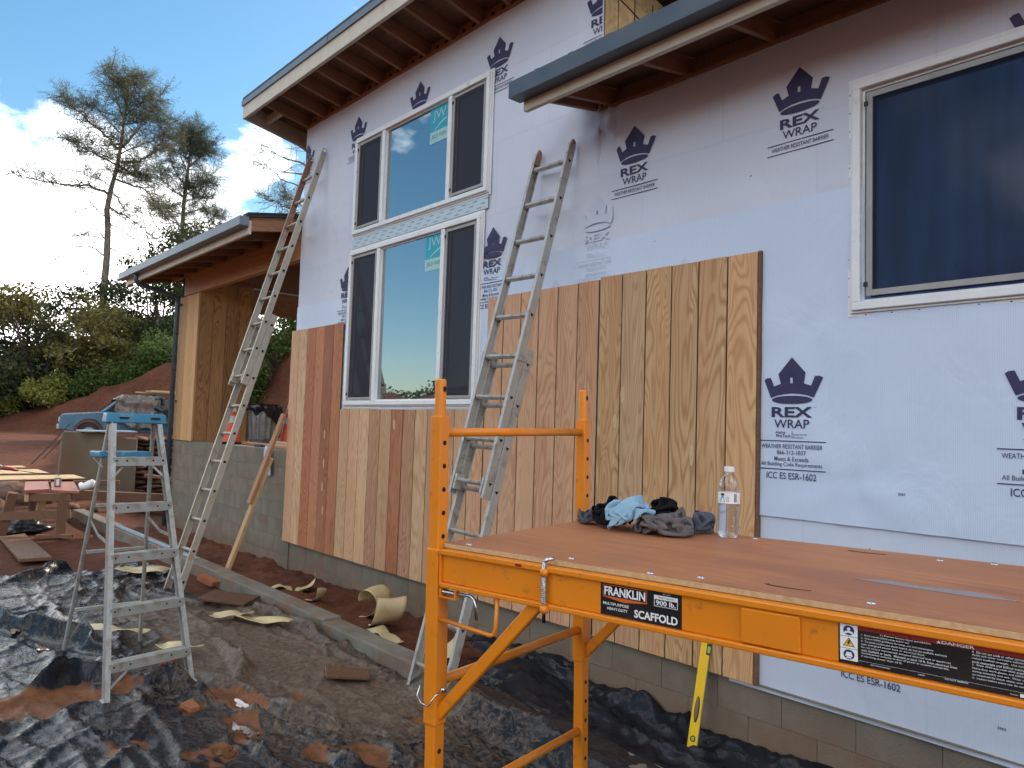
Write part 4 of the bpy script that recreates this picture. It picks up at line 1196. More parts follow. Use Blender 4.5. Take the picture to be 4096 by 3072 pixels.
# low roof over the near part: falls towards the viewer
SL2 = .19
zl = lambda y: 4.085 + SL2 * (y - D)
lx0, lx1 = -3.69, 2.4
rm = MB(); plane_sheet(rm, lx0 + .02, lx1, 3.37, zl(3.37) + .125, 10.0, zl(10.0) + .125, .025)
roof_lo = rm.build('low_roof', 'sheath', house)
rm = MB(); plane_sheet(rm, lx0 - .01, lx1, 3.30, zl(3.30) + .155, 10.0, zl(10.0) + .155, .012); rm.build('roofing', 'roofing', roof_lo)
x = -3.50
while x < lx1:
    m = MB(); plane_sheet(m, x - .02, x + .02, 3.29, zl(3.29) + .168, 9.9, zl(9.9) + .168, .022); m.build('roof_rib', 'roofing', roof_lo)
    x += .311
for x in (-3.55, -3.405, -2.77, -2.16, -1.55, -.94, -.33, .28, .89, 1.5, 2.1):
    m = MB(); w = .019; plane_sheet(m, x - w, x + w, 3.397, zl(3.397), D + .1, zl(D + .1), .123)
    m.build('rafter', 'raft', roof_lo, bevel=.003)
    if x > -3.5:
        MB().box(x + .02, x + .589, D + .02, D + .05, 4.09, 4.20).build('vent_block', 'raft', roof_lo)
MB().box(lx0, lx1, 3.357, 3.395, 3.935, 4.09).build('fascia_board', 'cream', roof_lo, bevel=.003)
g = MB()
gx0 = -3.722
g.box(gx0 + .002, lx1, 3.245, 3.354, 4.000, 4.004); g.box(gx0 + .002, lx1, 3.245, 3.249, 4.0045, 4.112); g.box(gx0 + .002, lx1, 3.350, 3.354, 4.0045, 4.112); g.box(gx0, gx0 + .002, 3.245, 3.354, 4.0, 4.112)
g.box(gx0 + .002, lx1, 3.2495, 3.26, 4.105, 4.112)
g.build('gutter', 'gutter', roof_lo)
MB().box(HX0 + 4.70, lx1, D - .03, D - .012, 4.055, 4.08).build('frieze_trim', 'raft', roof_lo)

# porch roof
SL3 = .19
zp = lambda y: 4.02 + SL3 * (y - D)
px0, px1 = -13.12, -8.24
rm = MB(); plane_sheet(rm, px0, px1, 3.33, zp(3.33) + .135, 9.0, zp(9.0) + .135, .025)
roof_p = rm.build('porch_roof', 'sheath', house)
rm = MB(); plane_sheet(rm, px0 - .02, px1 + .02, 3.27, zp(3.27) + .165, 9.0, zp(9.0) + .165, .03); rm.build('roofing', 'roofing', roof_p)
rm = MB(); plane_sheet(rm, px1 - .12, px1 + .028, 3.29, zp(3.29) + .197, 8.5, zp(8.5) + .197, .02); rm.build('edge_membrane', 'roofing', roof_p)
x = px0 + .04
while x < px1:
    m = MB(); w = .019; plane_sheet(m, x - w, x + w, 3.352, zp(3.352), 8.9, zp(8.9), .132)
    m.build('rafter', 'raft', roof_p, bevel=.003)
    x += .603
    if x < px1: MB().box(x - .58, x - .022, D + .03, D + .07, 4.02, 4.15).build('rafter_block', 'beam', roof_p)
MB().box(px0, px1, 3.312, 3.350, 3.868, 4.03).build('fascia_board', 'cream', roof_p, bevel=.003)
g = MB()
g.box(px0 - .05, px1 + .02, 3.20, 3.309, 3.955, 3.959); g.box(px0 - .05, px1 + .02, 3.20, 3.204, 3.9595, 4.058); g.box(px0 - .05, px1 + .02, 3.305, 3.309, 3.9595, 4.058); g.box(px0 - .052, px0 - .05, 3.20, 3.309, 3.955, 4.058); g.box(px1 + .02, px1 + .022, 3.20, 3.309, 3.955, 4.058)
g.build('gutter', 'gutterlt', roof_p)
MB().box(-12.28, HX0 - .03, D + .0, D + .09, 3.69, 4.018).build('header_beam', 'beam', house, bevel=.004)
# boxed porch column
col = MB().box(-12.43, -11.61, D + .02, 4.79, 1.402, 4.0).build('porch_column', 'groove', house)
n = 5
for k in range(n):
    a = -12.45 + k * .172
    MB().box(a + .003, a + .169, D + .002, D + .017, 1.402, 3.68).build('plank', 'sid_gold', col, bevel=.002)
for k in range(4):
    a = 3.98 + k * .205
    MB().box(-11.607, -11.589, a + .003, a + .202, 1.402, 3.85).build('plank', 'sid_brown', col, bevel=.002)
MB().box(-11.62, -11.587, D - .004, D + .022, 1.402, 3.69).build('corner_trim', 'sid_gold', col)
MB().box(-12.28, -11.59, 3.99, 8.4, 3.555, 3.87).build('side_header', 'raft', house)
MB().hexa([(-11.70, 3.99, 3.872), (-11.60, 3.99, 3.872), (-11.60, 8.4, 3.872), (-11.70, 8.4, 3.872), (-11.70, 3.99, zp(3.99) + .12), (-11.60, 3.99, zp(3.99) + .12), (-11.60, 8.4, zp(8.4) + .12), (-11.70, 8.4, zp(8.4) + .12)]).build('gable_infill', 'sheath', house)
MB().box(-11.589, -11.585, 4.8, 6.2, 3.845, 3.87).build('header_tape', 'tape', house)
MB().box(-11.62, -11.58, 4.80, 4.83, 1.402, 3.555).build('jamb', 'oldwood', house)
# downspout
dp = MB().tube([(-12.36, 3.255, 3.955), (-12.36, 3.255, 3.86), (-12.37, 3.29, 3.80), (-12.38, 3.82, 3.70), (-12.385, 3.885, 3.66), (-12.385, 3.895, 3.58), (-12.40, 3.895, .02)], .035, 12)
dp.build('downspout', 'pipe', house, smooth=True)
for z in (3.55, 2.0):
    MB().box(-12.43, -12.335, 3.89, 3.955, z, z + .03).build('downspout_strap', 'pipe', house)

# ================================================================== SCAFFOLD
_sy = rad(8.63)
_U = Vector((math.cos(_sy), math.sin(_sy), .0105)).normalized()
_V = Vector((-math.sin(_sy), math.cos(_sy), .016)); _V = (_V - _U * _V.dot(_U)).normalized()
_Zs = _U.cross(_V)
SX = Matrix(((_U.x, _V.x, _Zs.x, -1.638), (_U.y, _V.y, _Zs.y, 1.26), (_U.z, _V.z, _Zs.z, 0), (0, 0, 0, 1)))
scaf = thing('scaffold', (-1.638, 1.26, 0), 'orange rolling steel scaffold with plywood deck in the foreground', 'scaffold')
SMB = lambda: MB(SX)
def sqtube(m, u, v, z0, z1, w):
    h = w / 2
    return m.box(u - h, u + h, v - h, v + h, z0, z1)
SV, SUe = .71, 1.88
for u in (0, SUe):
    for v in (0, SV):
        f = 1 if v == 0 else -1
        p = sqtube(SMB(), u, v, .12, 1.778, .038).build('post', 'orange', scaf, bevel=.004, seg=2)
        SMB().lathe([(.0155, 1.775), (.0155, 1.876), (.013, 1.880), (.0, 1.880)], 16, (u, v, 0)).build('post_pin', 'orange', scaf, smooth=False)
        hs = SMB()
        fu = .0192 if u == 0 else .0192
        z = .18
        while z < 1.76:
            if not (.94 < z < 1.42):
                c = [(v + .0068 * math.cos(t), z + .0068 * math.sin(t)) for t in [k * math.pi / 6 for k in range(12)]]
                hs.prism(c, lambda a, b, w, u=u: (u + .0191 + w, a, b), .0005)
            z += .0635
        if u == 0: pass
        c = [(v + .006 * math.cos(t), 1.355 + .006 * math.sin(t)) for t in [k * math.pi / 6 for k in range(12)]]
        hs.prism([(v + .006 * math.cos(k * math.pi / 6), 1.852 + .0085 * math.sin(k * math.pi / 6)) for k in range(12)], lambda a, b, w, u=u: (u + .0155 + w, a, b), .0005)
        hs.build('lock_hole', 'hole', scaf)
        co = sqtube(SMB(), u, v, .948, 1.418, .0455).build('sleeve', 'orange', scaf, bevel=.004, seg=2)
        hs = SMB(); hs.prism([(v - .004 + .007 * math.cos(k * math.pi / 6), 1.358 + .007 * math.sin(k * math.pi / 6)) for k in range(12)], lambda a, b, w, u=u: (u + .0229 + w, a, b), .0005)
        hs.build('lock_hole', 'hole', scaf)
        # caster
        SMB().box(u - .03, u + .03, v - .03, v + .03, .112, .12).build('caster_plate', 'chrome', scaf)
        w = SMB(); w.tube([(u, v - .018, .056), (u, v + .018, .056)], .056, 20); w.build('caster_wheel', 'black', scaf, smooth=False, bevel=.006)
        s1 = 1 if u == 0 else -1
        br = SMB(); br.bar((u + s1 * .012, v, .972), (u + s1 * .352, v, 1.327), .020, .032); br.build('diagonal_brace', 'orange', scaf, bevel=.003)
    for z, r in ((1.733, .0125), (1.056, .0135), (.715, .0135), (.375, .0135)):
        SMB().tube([(u, .019, z), (u, SV - .019, z)], r, 16).build('rung', 'orange', scaf, smooth=True)
for v, f in ((0, -1), (SV, 1)):
    b = SMB()
    lo, hi = sorted((v + f * .022, v + f * -.018))
    b.box(.032, SUe - .032, lo, hi, 1.4045, 1.419)
    b.box(.032, SUe - .032, lo, hi, 1.318, 1.331)
    wl, wh = sorted((v + f * .012, v + f * .006))
    b.box(.032, SUe - .032, wl, wh, 1.3312, 1.4043)
    b.box(.026, .0318, lo, hi, 1.319, 1.418); b.box(SUe - .0318, SUe - .026, lo, hi, 1.319, 1.418)
    b.build('side_beam', 'orange', scaf, bevel=.0035, seg=2)
    sl, sh = sorted((v + f * .0205, v + f * .0125))
    SMB().hexa([(.862, sl, 1.333), (.978, sl, 1.333), (.978, sh, 1.333), (.862, sh, 1.333), (.862, sl, 1.402), (.978, sl, 1.402), (.978, sh, 1.402), (.862, sh, 1.402)]).build('centre_sleeve', 'orange', scaf, bevel=.003)
for u in (.34, .92, 1.5):
    SMB().box(u, u + .03, .02, SV - .02, 1.385, 1.418).build('deck_joist', 'orange', scaf)
deck = SMB().box(.022, SUe - .022, .004, SV + .012, 1.4205, 1.4325).build('deck', 'deckply', scaf, bevel=.0015)
# pale raw plies along the front edge of the deck
SMB().box(.022, SUe - .022, .0015, .0038, 1.4207, 1.4318).build('deck_edge', 'lumber', scaf)
for u, v in ((.09, .03), (.41, .05), (.64, .022), (.745, .055), (1.085, .055), (1.38, .055), (1.10, .665), (1.21, .70), (.09, .68), (.62, .69), (1.7, .05), (1.7, .68)):
    SMB().lathe([(.009, 1.4326), (.0085, 1.4342), (.005, 1.4362), (.0, 1.4368)], 12, (u, v, 0)).build('carriage_bolt', 'chrome', scaf, smooth=True)
for u, v, ln in ((.92, .085, .095), (.93, .66, .095)):
    m = SMB(); m.prism(ell2(u, v, ln / 2, .011, 22), lambda a, b, w: (a, b, 1.4327 + w), .0006); m.build('hand_slot', 'groove', scaf)
    m = SMB(); m.prism(ell2(u + .004, v + .002, ln / 2 * .9, .008, 22), lambda a, b, w: (a, b, 1.4334 + w), .0005); m.build('hand_slot_filler', 'deckply', scaf)
m = SMB(); m.prism([(1.0, .27), (1.05, .30), (1.13, .285), (1.22, .30), (1.30, .262), (1.22, .245), (1.12, .255), (1.06, .262)], lambda a, b, w: (a, b, 1.4327 + w), .0005); m.build('water_film', 'puddle', scaf)
# spring pins, clip, hook
m = SMB()
hel = [(.383 + .0068 * math.cos(t * 1.1), -.0265 + .0068 * math.sin(t * 1.1), 1.398 - t * .00078) for t in range(0, 84)]
m.tube(hel, .0016, 6); m.build('pin_spring', 'chrome', scaf, smooth=True)
m = SMB(); m.tube([(.383, -.0265, 1.43), (.383, -.0265, 1.288)], .0046, 10); m.tube([(.383, -.0265, 1.43), (.389, -.018, 1.437), (.398, -.008, 1.438)], .005, 10); m.tube([(.377, -.0265, 1.333), (.389, -.0265, 1.333)], .002, 6); m.build('lock_pin', 'chrome', scaf, smooth=True)
for z in (1.405, 1.318):
    SMB().lathe([(.0095, z - .007), (.0105, z), (.0095, z + .010)], 16, (.383, -.0265, 0), True).build('pin_eye', 'orange', scaf, smooth=True)
m = SMB(); m.box(.03, .088, -.022, -.004, 1.292, 1.295); m.box(.084, .088, -.022, -.004, 1.2952, 1.315); m.box(.03, .034, -.022, -.004, 1.2952, 1.317); m.build('pin_bracket', 'orange', scaf)
m = SMB(); m.tube([(.036 + t * .0007, -.013 + .006 * math.cos(t * 1.1), 1.306 + .006 * math.sin(t * 1.1)) for t in range(0, 66)], .0016, 6); m.build('pin_spring', 'chrome', scaf, smooth=True)
m = SMB(); m.tube([(.03, -.013, 1.306), (.136, -.013, 1.309), (.148, -.014, 1.303), (.154, -.014, 1.288), (.157, -.014, 1.252)], .0043, 10); m.build('lock_pin', 'chrome', scaf, smooth=True)
m = SMB(); m.tube([(.02, -.012, 1.232), (.205, -.012, 1.221), (.216, -.012, 1.226), (.222, -.012, 1.245), (.226, -.012, 1.318)], .0055, 10); m.build('hook_rod', 'orange', scaf, smooth=True)
m = SMB(); m.tube([(.028, .0, 1.043), (.028, -.03, 1.032), (.010, -.036, 1.004), (-.016, -.036, 1.006), (-.040, -.030, 1.02), (-.034, -.024, 1.046)], .0019, 6); m.tube([(.018, .0, 1.043), (.036, .0, 1.043)], .006, 10); m.build('wire_clip', 'chrome', scaf, smooth=True)
# a chip in the paint, welds
for u, z, a in ((.30, 1.4115, .012), (.012, 1.25, .004)):
    m = SMB(); m.prism(ell2(u, z, a, .004, 9), lambda p, q, w: (p, -.0222 - w, q), .0003); m.build('paint_chip', 'stickred', scaf)
# stickers
def decal(m, polys, v, off):
    for p in polys: m.add([(a, v - off, b) for a, b in p], [tuple(range(len(p)))])
def sticker(polys, mat, off, name, parent):
    m = SMB(); decal(m, polys, -.0122, off); return m.build(name, mat, parent)
st1 = sticker([rect2(.533, .733, 1.3325, 1.4030)], 'stickblk', .0004, 'scaffold_sticker', scaf)
sticker([[(.539, 1.373), (.539, 1.4005), (.651, 1.4005), (.651, 1.372), (.592, 1.3655)]], 'stickorange', .0007, 'sticker_print', st1)
sticker([[(.5405, 1.3745), (.5405, 1.399), (.6495, 1.399), (.6495, 1.3745)]], 'stickblk', .0010, 'sticker_print', st1)
wp = text_fit('FRANKLIN', .595, 1.377, .104, .0195, .03)
wp += text_fit('MULTIPURPOSE', .573, 1.3555, .066, .0062, .012) + text_fit('HEAVY-DUTY', .577, 1.3450, .052, .0062, .012)
wp += text_fit('SCAFFOLD', .672, 1.3385, .104, .0175, .03)
wp += text_fit('ITEM 63050', .698, 1.3985, .02, .002, 0)
sticker(wp, 'whiteink', .0013, 'sticker_print', st1)
sticker([rect2(.668, .724, 1.3715, 1.3955)], 'whiteink', .0007, 'sticker_print', st1)
sticker([rect2(.6695, .7225, 1.3728, 1.3868)], 'stickblk', .0010, 'sticker_print', st1)
sticker(text_fit('Weight Capacity', .696, 1.3885, .038, .0048, .008), 'stickblk', .0010, 'sticker_print', st1)
sticker(text_fit('900 lb.', .696, 1.3745, .046, .0105, .02), 'whiteink', .0013, 'sticker_print', st1)
st2 = sticker([rect2(1.045, 1.47, 1.3325, 1.4030)], 'stickblk', .0004, 'scaffold_sticker', scaf)
sticker([rect2(1.079, 1.47, 1.3955, 1.4030)], 'stickred', .0007, 'sticker_print', st2)
sticker([rect2(1.048, 1.078, 1.3815, 1.4025), rect2(1.048, 1.078, 1.3600, 1.3808), rect2(1.048, 1.078, 1.3385, 1.3593), rect2(1.32, 1.37, 1.334, 1.3395)], 'whiteink', .0007, 'sticker_print', st2)
for q in (1.392, 1.349): sticker([ell2(1.063, q, .0095, .0088)], 'stickblue', .0010, 'sticker_print', st2)
sticker([[(1.0525, 1.3635), (1.0735, 1.3635), (1.063, 1.3795)]], 'stickblk', .0010, 'sticker_print', st2)
sticker([[(1.0545, 1.3645), (1.0715, 1.3645), (1.063, 1.3775)]], 'stickyel', .0013, 'sticker_print', st2)
sticker([[(1.0635, 1.3755), (1.060, 1.3695), (1.0625, 1.3695), (1.0605, 1.3655), (1.0665, 1.3708), (1.0638, 1.3708), (1.0658, 1.3745)]], 'stickblk', .0016, 'sticker_print', st2)
sticker([ell2(1.063, 1.3945, .003, .003, 12), [(1.056, 1.3855), (1.063, 1.388), (1.070, 1.3855), (1.070, 1.390), (1.063, 1.3915), (1.056, 1.390)], [(1.0565, 1.346), (1.0695, 1.346), (1.067, 1.3535), (1.059, 1.3535)], [(1.059, 1.3425), (1.067, 1.3425), (1.0675, 1.3452), (1.0585, 1.3452)]], 'whiteink', .0013, 'sticker_print', st2)
wp = text_fit('DANGER', 1.235, 1.397, .048, .0052, .02)
wp += [[(1.2035, 1.397), (1.2095, 1.397), (1.2065, 1.4022)]]
wp += text_fit('To Prevent Serious Injury and DEATH:', 1.155, 1.3912, .080, .0034, .008)
LN = ['1.  Read manual before setup and/or use.', '2.  Follow OSHA guidelines for setup, use, and maintenance.', '3.  To avoid contact and shock hazard, do not use scaffolds and tools', '     near energized power lines or electrical lines.', '     Do not contact unprotected, energized electrical lines or equipment', '     with Scaffold or tools.  Maintain at least 10 ft. from electrical lines.', '     Consult power company to shut off power or insulate/relocate line', '     if working closer than 10 ft.']
RN = ['4.  Do not use acids or other corrosive substances on Scaffold.', '     Acids and other corrosive substances may greatly', '     reduce Scaffold strength.  Use extreme care around', '     such materials and follow instructions.', '5.  Wear ANSI-approved safety goggles, hard hat,', '     heavy-duty work gloves, and OSHA specified safety harness', '     during assembly and use.  Wear additional safety gear', '     as required by local, state, and federal regulations.', '6.  Inspect before every use; do not use if parts loose or damaged.']
for k, s in enumerate(LN):
    w = len(s) * .00195; wp += text_fit(s, 1.084 + w / 2, 1.3862 - k * .0053, w, .0036, .004)
for k, s in enumerate(RN):
    w = len(s) * .00195; wp += text_fit(s, 1.255 + w / 2, 1.3912 - k * .0053, w, .0036, .004)
wp += text_fit('DO NOT REMOVE', 1.232, 1.3385, .034, .0026, .008) + text_fit('UPC 792363630504', 1.115, 1.3372, .032, .0022, 0) + text_fit('63050', 1.18, 1.3372, .01, .0022, 0) + text_fit('Serial:', 1.312, 1.3355, .01, .002, 0)
wp += [rect2(1.08, 1.46, 1.3418, 1.3421)]
sticker(wp, 'whiteink', .0013, 'sticker_print', st2)
sticker(text_fit('371312331', 1.345, 1.3355, .04, .003, .01), 'stickblk', .0010, 'sticker_print', st2)

def deckpt(u, v, z=0): return SX @ Vector((u, v, 1.4327 + z))

# ================================================================== WATER BOTTLE
bp = deckpt(.553, .655)
bot = thing('water_bottle', bp, 'clear plastic water bottle with white label standing on the scaffold deck', 'bottle')
prof = [(.0, .004), (.018, .002), (.026, .000), (.0305, .006), (.0315, .016), (.0300, .024), (.0312, .032), (.0296, .040), (.0308, .048), (.0292, .056), (.0302, .064), (.0288, .072), (.0298, .080), (.0286, .088), (.0300, .096), (.0308, .101), (.0308, .134), (.0302, .140), (.0305, .147), (.0290, .158), (.0245, .172), (.0175, .184), (.0128, .190), (.0122, .200)]
b = MB().lathe(prof, 32, bp).build('bottle_body', 'pet', bot, smooth=True)
wprof = [(.0, .006)] + [(r - .0012, z + .001) for r, z in prof[2:15]] + [(.0, .097)]
MB().lathe(wprof, 32, bp).build('water_fill', 'water', bot, smooth=True)
MB().lathe([(.0313, .101), (.0313, .133)], 40, bp).build('bottle_label', 'whiteplas', bot, smooth=True)
MB().lathe([(.0145, .193), (.0148, .195), (.0148, .206), (.0135, .208), (.0, .208)], 28, bp).build('cap', 'whiteplas', bot)
def on_label(polys, mat, r=.0316):
    # camera side of the cylinder: angle measured about the direction towards the viewer
    c0 = math.atan2(-bp.y, -bp.x)
    m = MB()
    for p in polys:
        m.add([(bp.x + r * math.cos(c0 + a / r), bp.y + r * math.sin(c0 + a / r), bp.z + z) for a, z in p], [tuple(range(len(p)))])
    m.build('label_print', mat, bot)
on_label([[(-.020 + .008 * math.cos(t), .1035 + .0005 + max(0, .019 * math.sin(t))) for t in [math.pi * k / 12 for k in range(13)]]], 'teal')
on_label([rect2(-.0245, -.0145, .1235, .1305)], 'stickblk', .0318)
on_label([rect2(.0155 + .0, .0165, .106, .130)] + [rect2(.017 + k * .0013, .0175 + k * .0013, .106, .130) for k in range(6)], 'stickblk', .0318)
on_label([rect2(-.008, .0015, .1075 + k * .004, .1085 + k * .004) for k in range(4)], 'gutter', .0318)

# ================================================================== CLOTHES HEAP
CN = 160
CX0, CDX = -.45, .9 / CN
CH = np.zeros((CN, CN))          # height already taken by cloth lying below
def settle_cloth(cx, cy, su, sv, rot, seed, n, wx, wy, zs, md):
    """drop a square of cloth into a shrinking ring until it lies crumpled; returns a vertex grid (deck coordinates)"""
    global CH
    rng = np.random.default_rng(seed)
    yy, xx = np.mgrid[0:CN, 0:CN]
    rr = np.sqrt(((xx * CDX + CX0 - cx) / (wx * .8)) ** 2 + ((yy * CDX + CX0 - cy) / (wy * .8)) ** 2)
    CH = np.maximum(CH, md * np.clip(1 - rr ** 2, 0, 1) ** .8)
    gi, gj = np.meshgrid(np.linspace(-.5, .5, n + 1), np.linspace(-.5, .5, n + 1))
    a = gi * su; b = gj * sv; c, s = np.cos(rot), np.sin(rot)
    P = np.stack([a * c - b * s, a * s + b * c, np.full_like(a, zs)], -1)
    f = rng.normal(size=(n + 1, n + 1))
    for _ in range(30):
        p = np.pad(f, 1, mode='edge'); f = (p[:-2, 1:-1] + p[2:, 1:-1] + p[1:-1, :-2] + p[1:-1, 2:] + p[1:-1, 1:-1]) / 5
    f /= f.std(); P[..., 2] += .02 * f + .004 * rng.normal(size=f.shape)
    V = np.zeros_like(P); r0 = su / n; r1 = sv / n; sl = slice; al = sl(None)
    def con(A, B, Lr, k):
        d = P[B] - P[A]; l = np.linalg.norm(d, axis=-1, keepdims=True) + 1e-9; q = .5 * k * (l - Lr) / l * d
        P[A] += q; P[B] -= q
    for t in range(230):
        Q = P.copy(); V *= .93; V[..., 2] -= .0005
        P = P + V
        k = min(1, t / 150); ex = su * .75 * (1 - k) + wx * k; ey = su * .75 * (1 - k) + wy * k
        for it in range(7):
            for o in (0, 1):
                m = (n + 1 - o) // 2; lo, hi = sl(o, o + 2 * m - 1, 2), sl(o + 1, o + 2 * m, 2)
                con((al, lo), (al, hi), r0, .9); con((lo, al), (hi, al), r1, .9)
                con((lo, sl(0, n)), (hi, sl(1, n + 1)), math.hypot(r0, r1), .35); con((lo, sl(1, n + 1)), (hi, sl(0, n)), math.hypot(r0, r1), .35)
            for o in range(4):
                ix = np.arange(o, n - 1, 4)
                for A, B, Lr in (((al, ix), (al, ix + 2), 2 * r0), ((ix, al), (ix + 2, al), 2 * r1)):
                    d = P[B] - P[A]; l = np.linalg.norm(d, axis=-1, keepdims=True) + 1e-9; q = .25 * np.minimum(l - Lr * .72, 0) / l * d
                    P[A] += q; P[B] -= q
            r = np.sqrt((P[..., 0] / ex) ** 2 + (P[..., 1] / ey) ** 2)
            sc = np.where(r > 1, 1 / np.maximum(r, 1e-6), 1.); P[..., 0] *= 1 - .5 * (1 - sc); P[..., 1] *= 1 - .5 * (1 - sc)
            jx = np.clip(((P[..., 0] + cx - CX0) / CDX).astype(int), 0, CN - 1); jy = np.clip(((P[..., 1] + cy - CX0) / CDX).astype(int), 0, CN - 1)
            g = CH[jy, jx] + .003
            P[..., 2] = np.minimum(np.maximum(P[..., 2], g), .16 + zs * .5)
        if t % 3 == 0 and t > 40:          # layers that share a spot lift each other
            F = P.reshape(-1, 3); key = np.floor(F[:, 0] / .012).astype(int) * 1000 + np.floor(F[:, 1] / .012).astype(int)
            o = np.lexsort((F[:, 2], key)); ks = key[o]; z = F[o, 2]; gap = z[1:] - z[:-1]
            z[1:] += np.where((ks[1:] == ks[:-1]) & (gap < .005), (.005 - gap) * .5, 0); F[o, 2] = z; P = F.reshape(P.shape)
        V = np.clip(P - Q, -.006, .006)
        V[P[..., 2] < g + .006] *= .5
    W = P + np.array([cx, cy, 0])
    for aa in np.linspace(0, 1, 4):
        for bb in np.linspace(0, 1, 4):
            F = (W[:-1, :-1] * (1 - aa) * (1 - bb) + W[:-1, 1:] * aa * (1 - bb) + W[1:, :-1] * (1 - aa) * bb + W[1:, 1:] * aa * bb).reshape(-1, 3)
            np.maximum.at(CH, (np.clip(((F[:, 1] - CX0) / CDX).astype(int), 0, CN - 1), np.clip(((F[:, 0] - CX0) / CDX).astype(int), 0, CN - 1)), F[:, 2])
    return W.reshape(-1, 3)
CLOTH = [(-.195, .03, .26, .24, .5, 3, 26, .065, .045, .05, .02), (.20, .10, .26, .24, .2, 4, 26, .065, .045, .05, .025), (.13, -.01, .42, .36, .3, 7, 38, .115, .08, .08, .045),
         (-.10, .02, .34, .32, .9, 5, 34, .08, .07, .08, .055), (.07, .095, .30, .26, .2, 6, 28, .06, .045, .09, .06), (.0, -.02, .32, .30, .7, 9, 36, .095, .08, .14, .09)]
def cloth(k, mat, label):
    n = CLOTH[k][6]
    P = settle_cloth(*CLOTH[k])
    m = MB(SX)
    m.add([(.272 + p[0] * .86, .585 + p[1] * .95, 1.4327 + p[2] * 1.12) for p in P], [(j * (n + 1) + i, j * (n + 1) + i + 1, (j + 1) * (n + 1) + i + 1, (j + 1) * (n + 1) + i) for j in range(n) for i in range(n)])
    o = m.build('shirt', mat, smooth=True)
    sb = o.modifiers.new('sub', 'SUBSURF'); sb.levels = 1; sb.render_levels = 2
    return tag(o, label, 'clothing', 'crumpled clothes on the scaffold deck')
cloth(0, 'clothslate', 'slate grey sleeve at the left end of the clothes heap')
cloth(1, 'clothslate', 'slate grey cloth poking out at the right end of the clothes heap')
cloth(2, 'clothgrey', 'crumpled brownish grey shirt right of the blue shirt')
cloth(3, 'clothblack', 'crumpled black cloth between the slate sleeve and the blue shirt')
cloth(4, 'clothblack', 'black cloth peeking over the back of the blue shirt')
cloth(5, 'clothblue', 'light blue shirt bunched on top of the clothes heap')

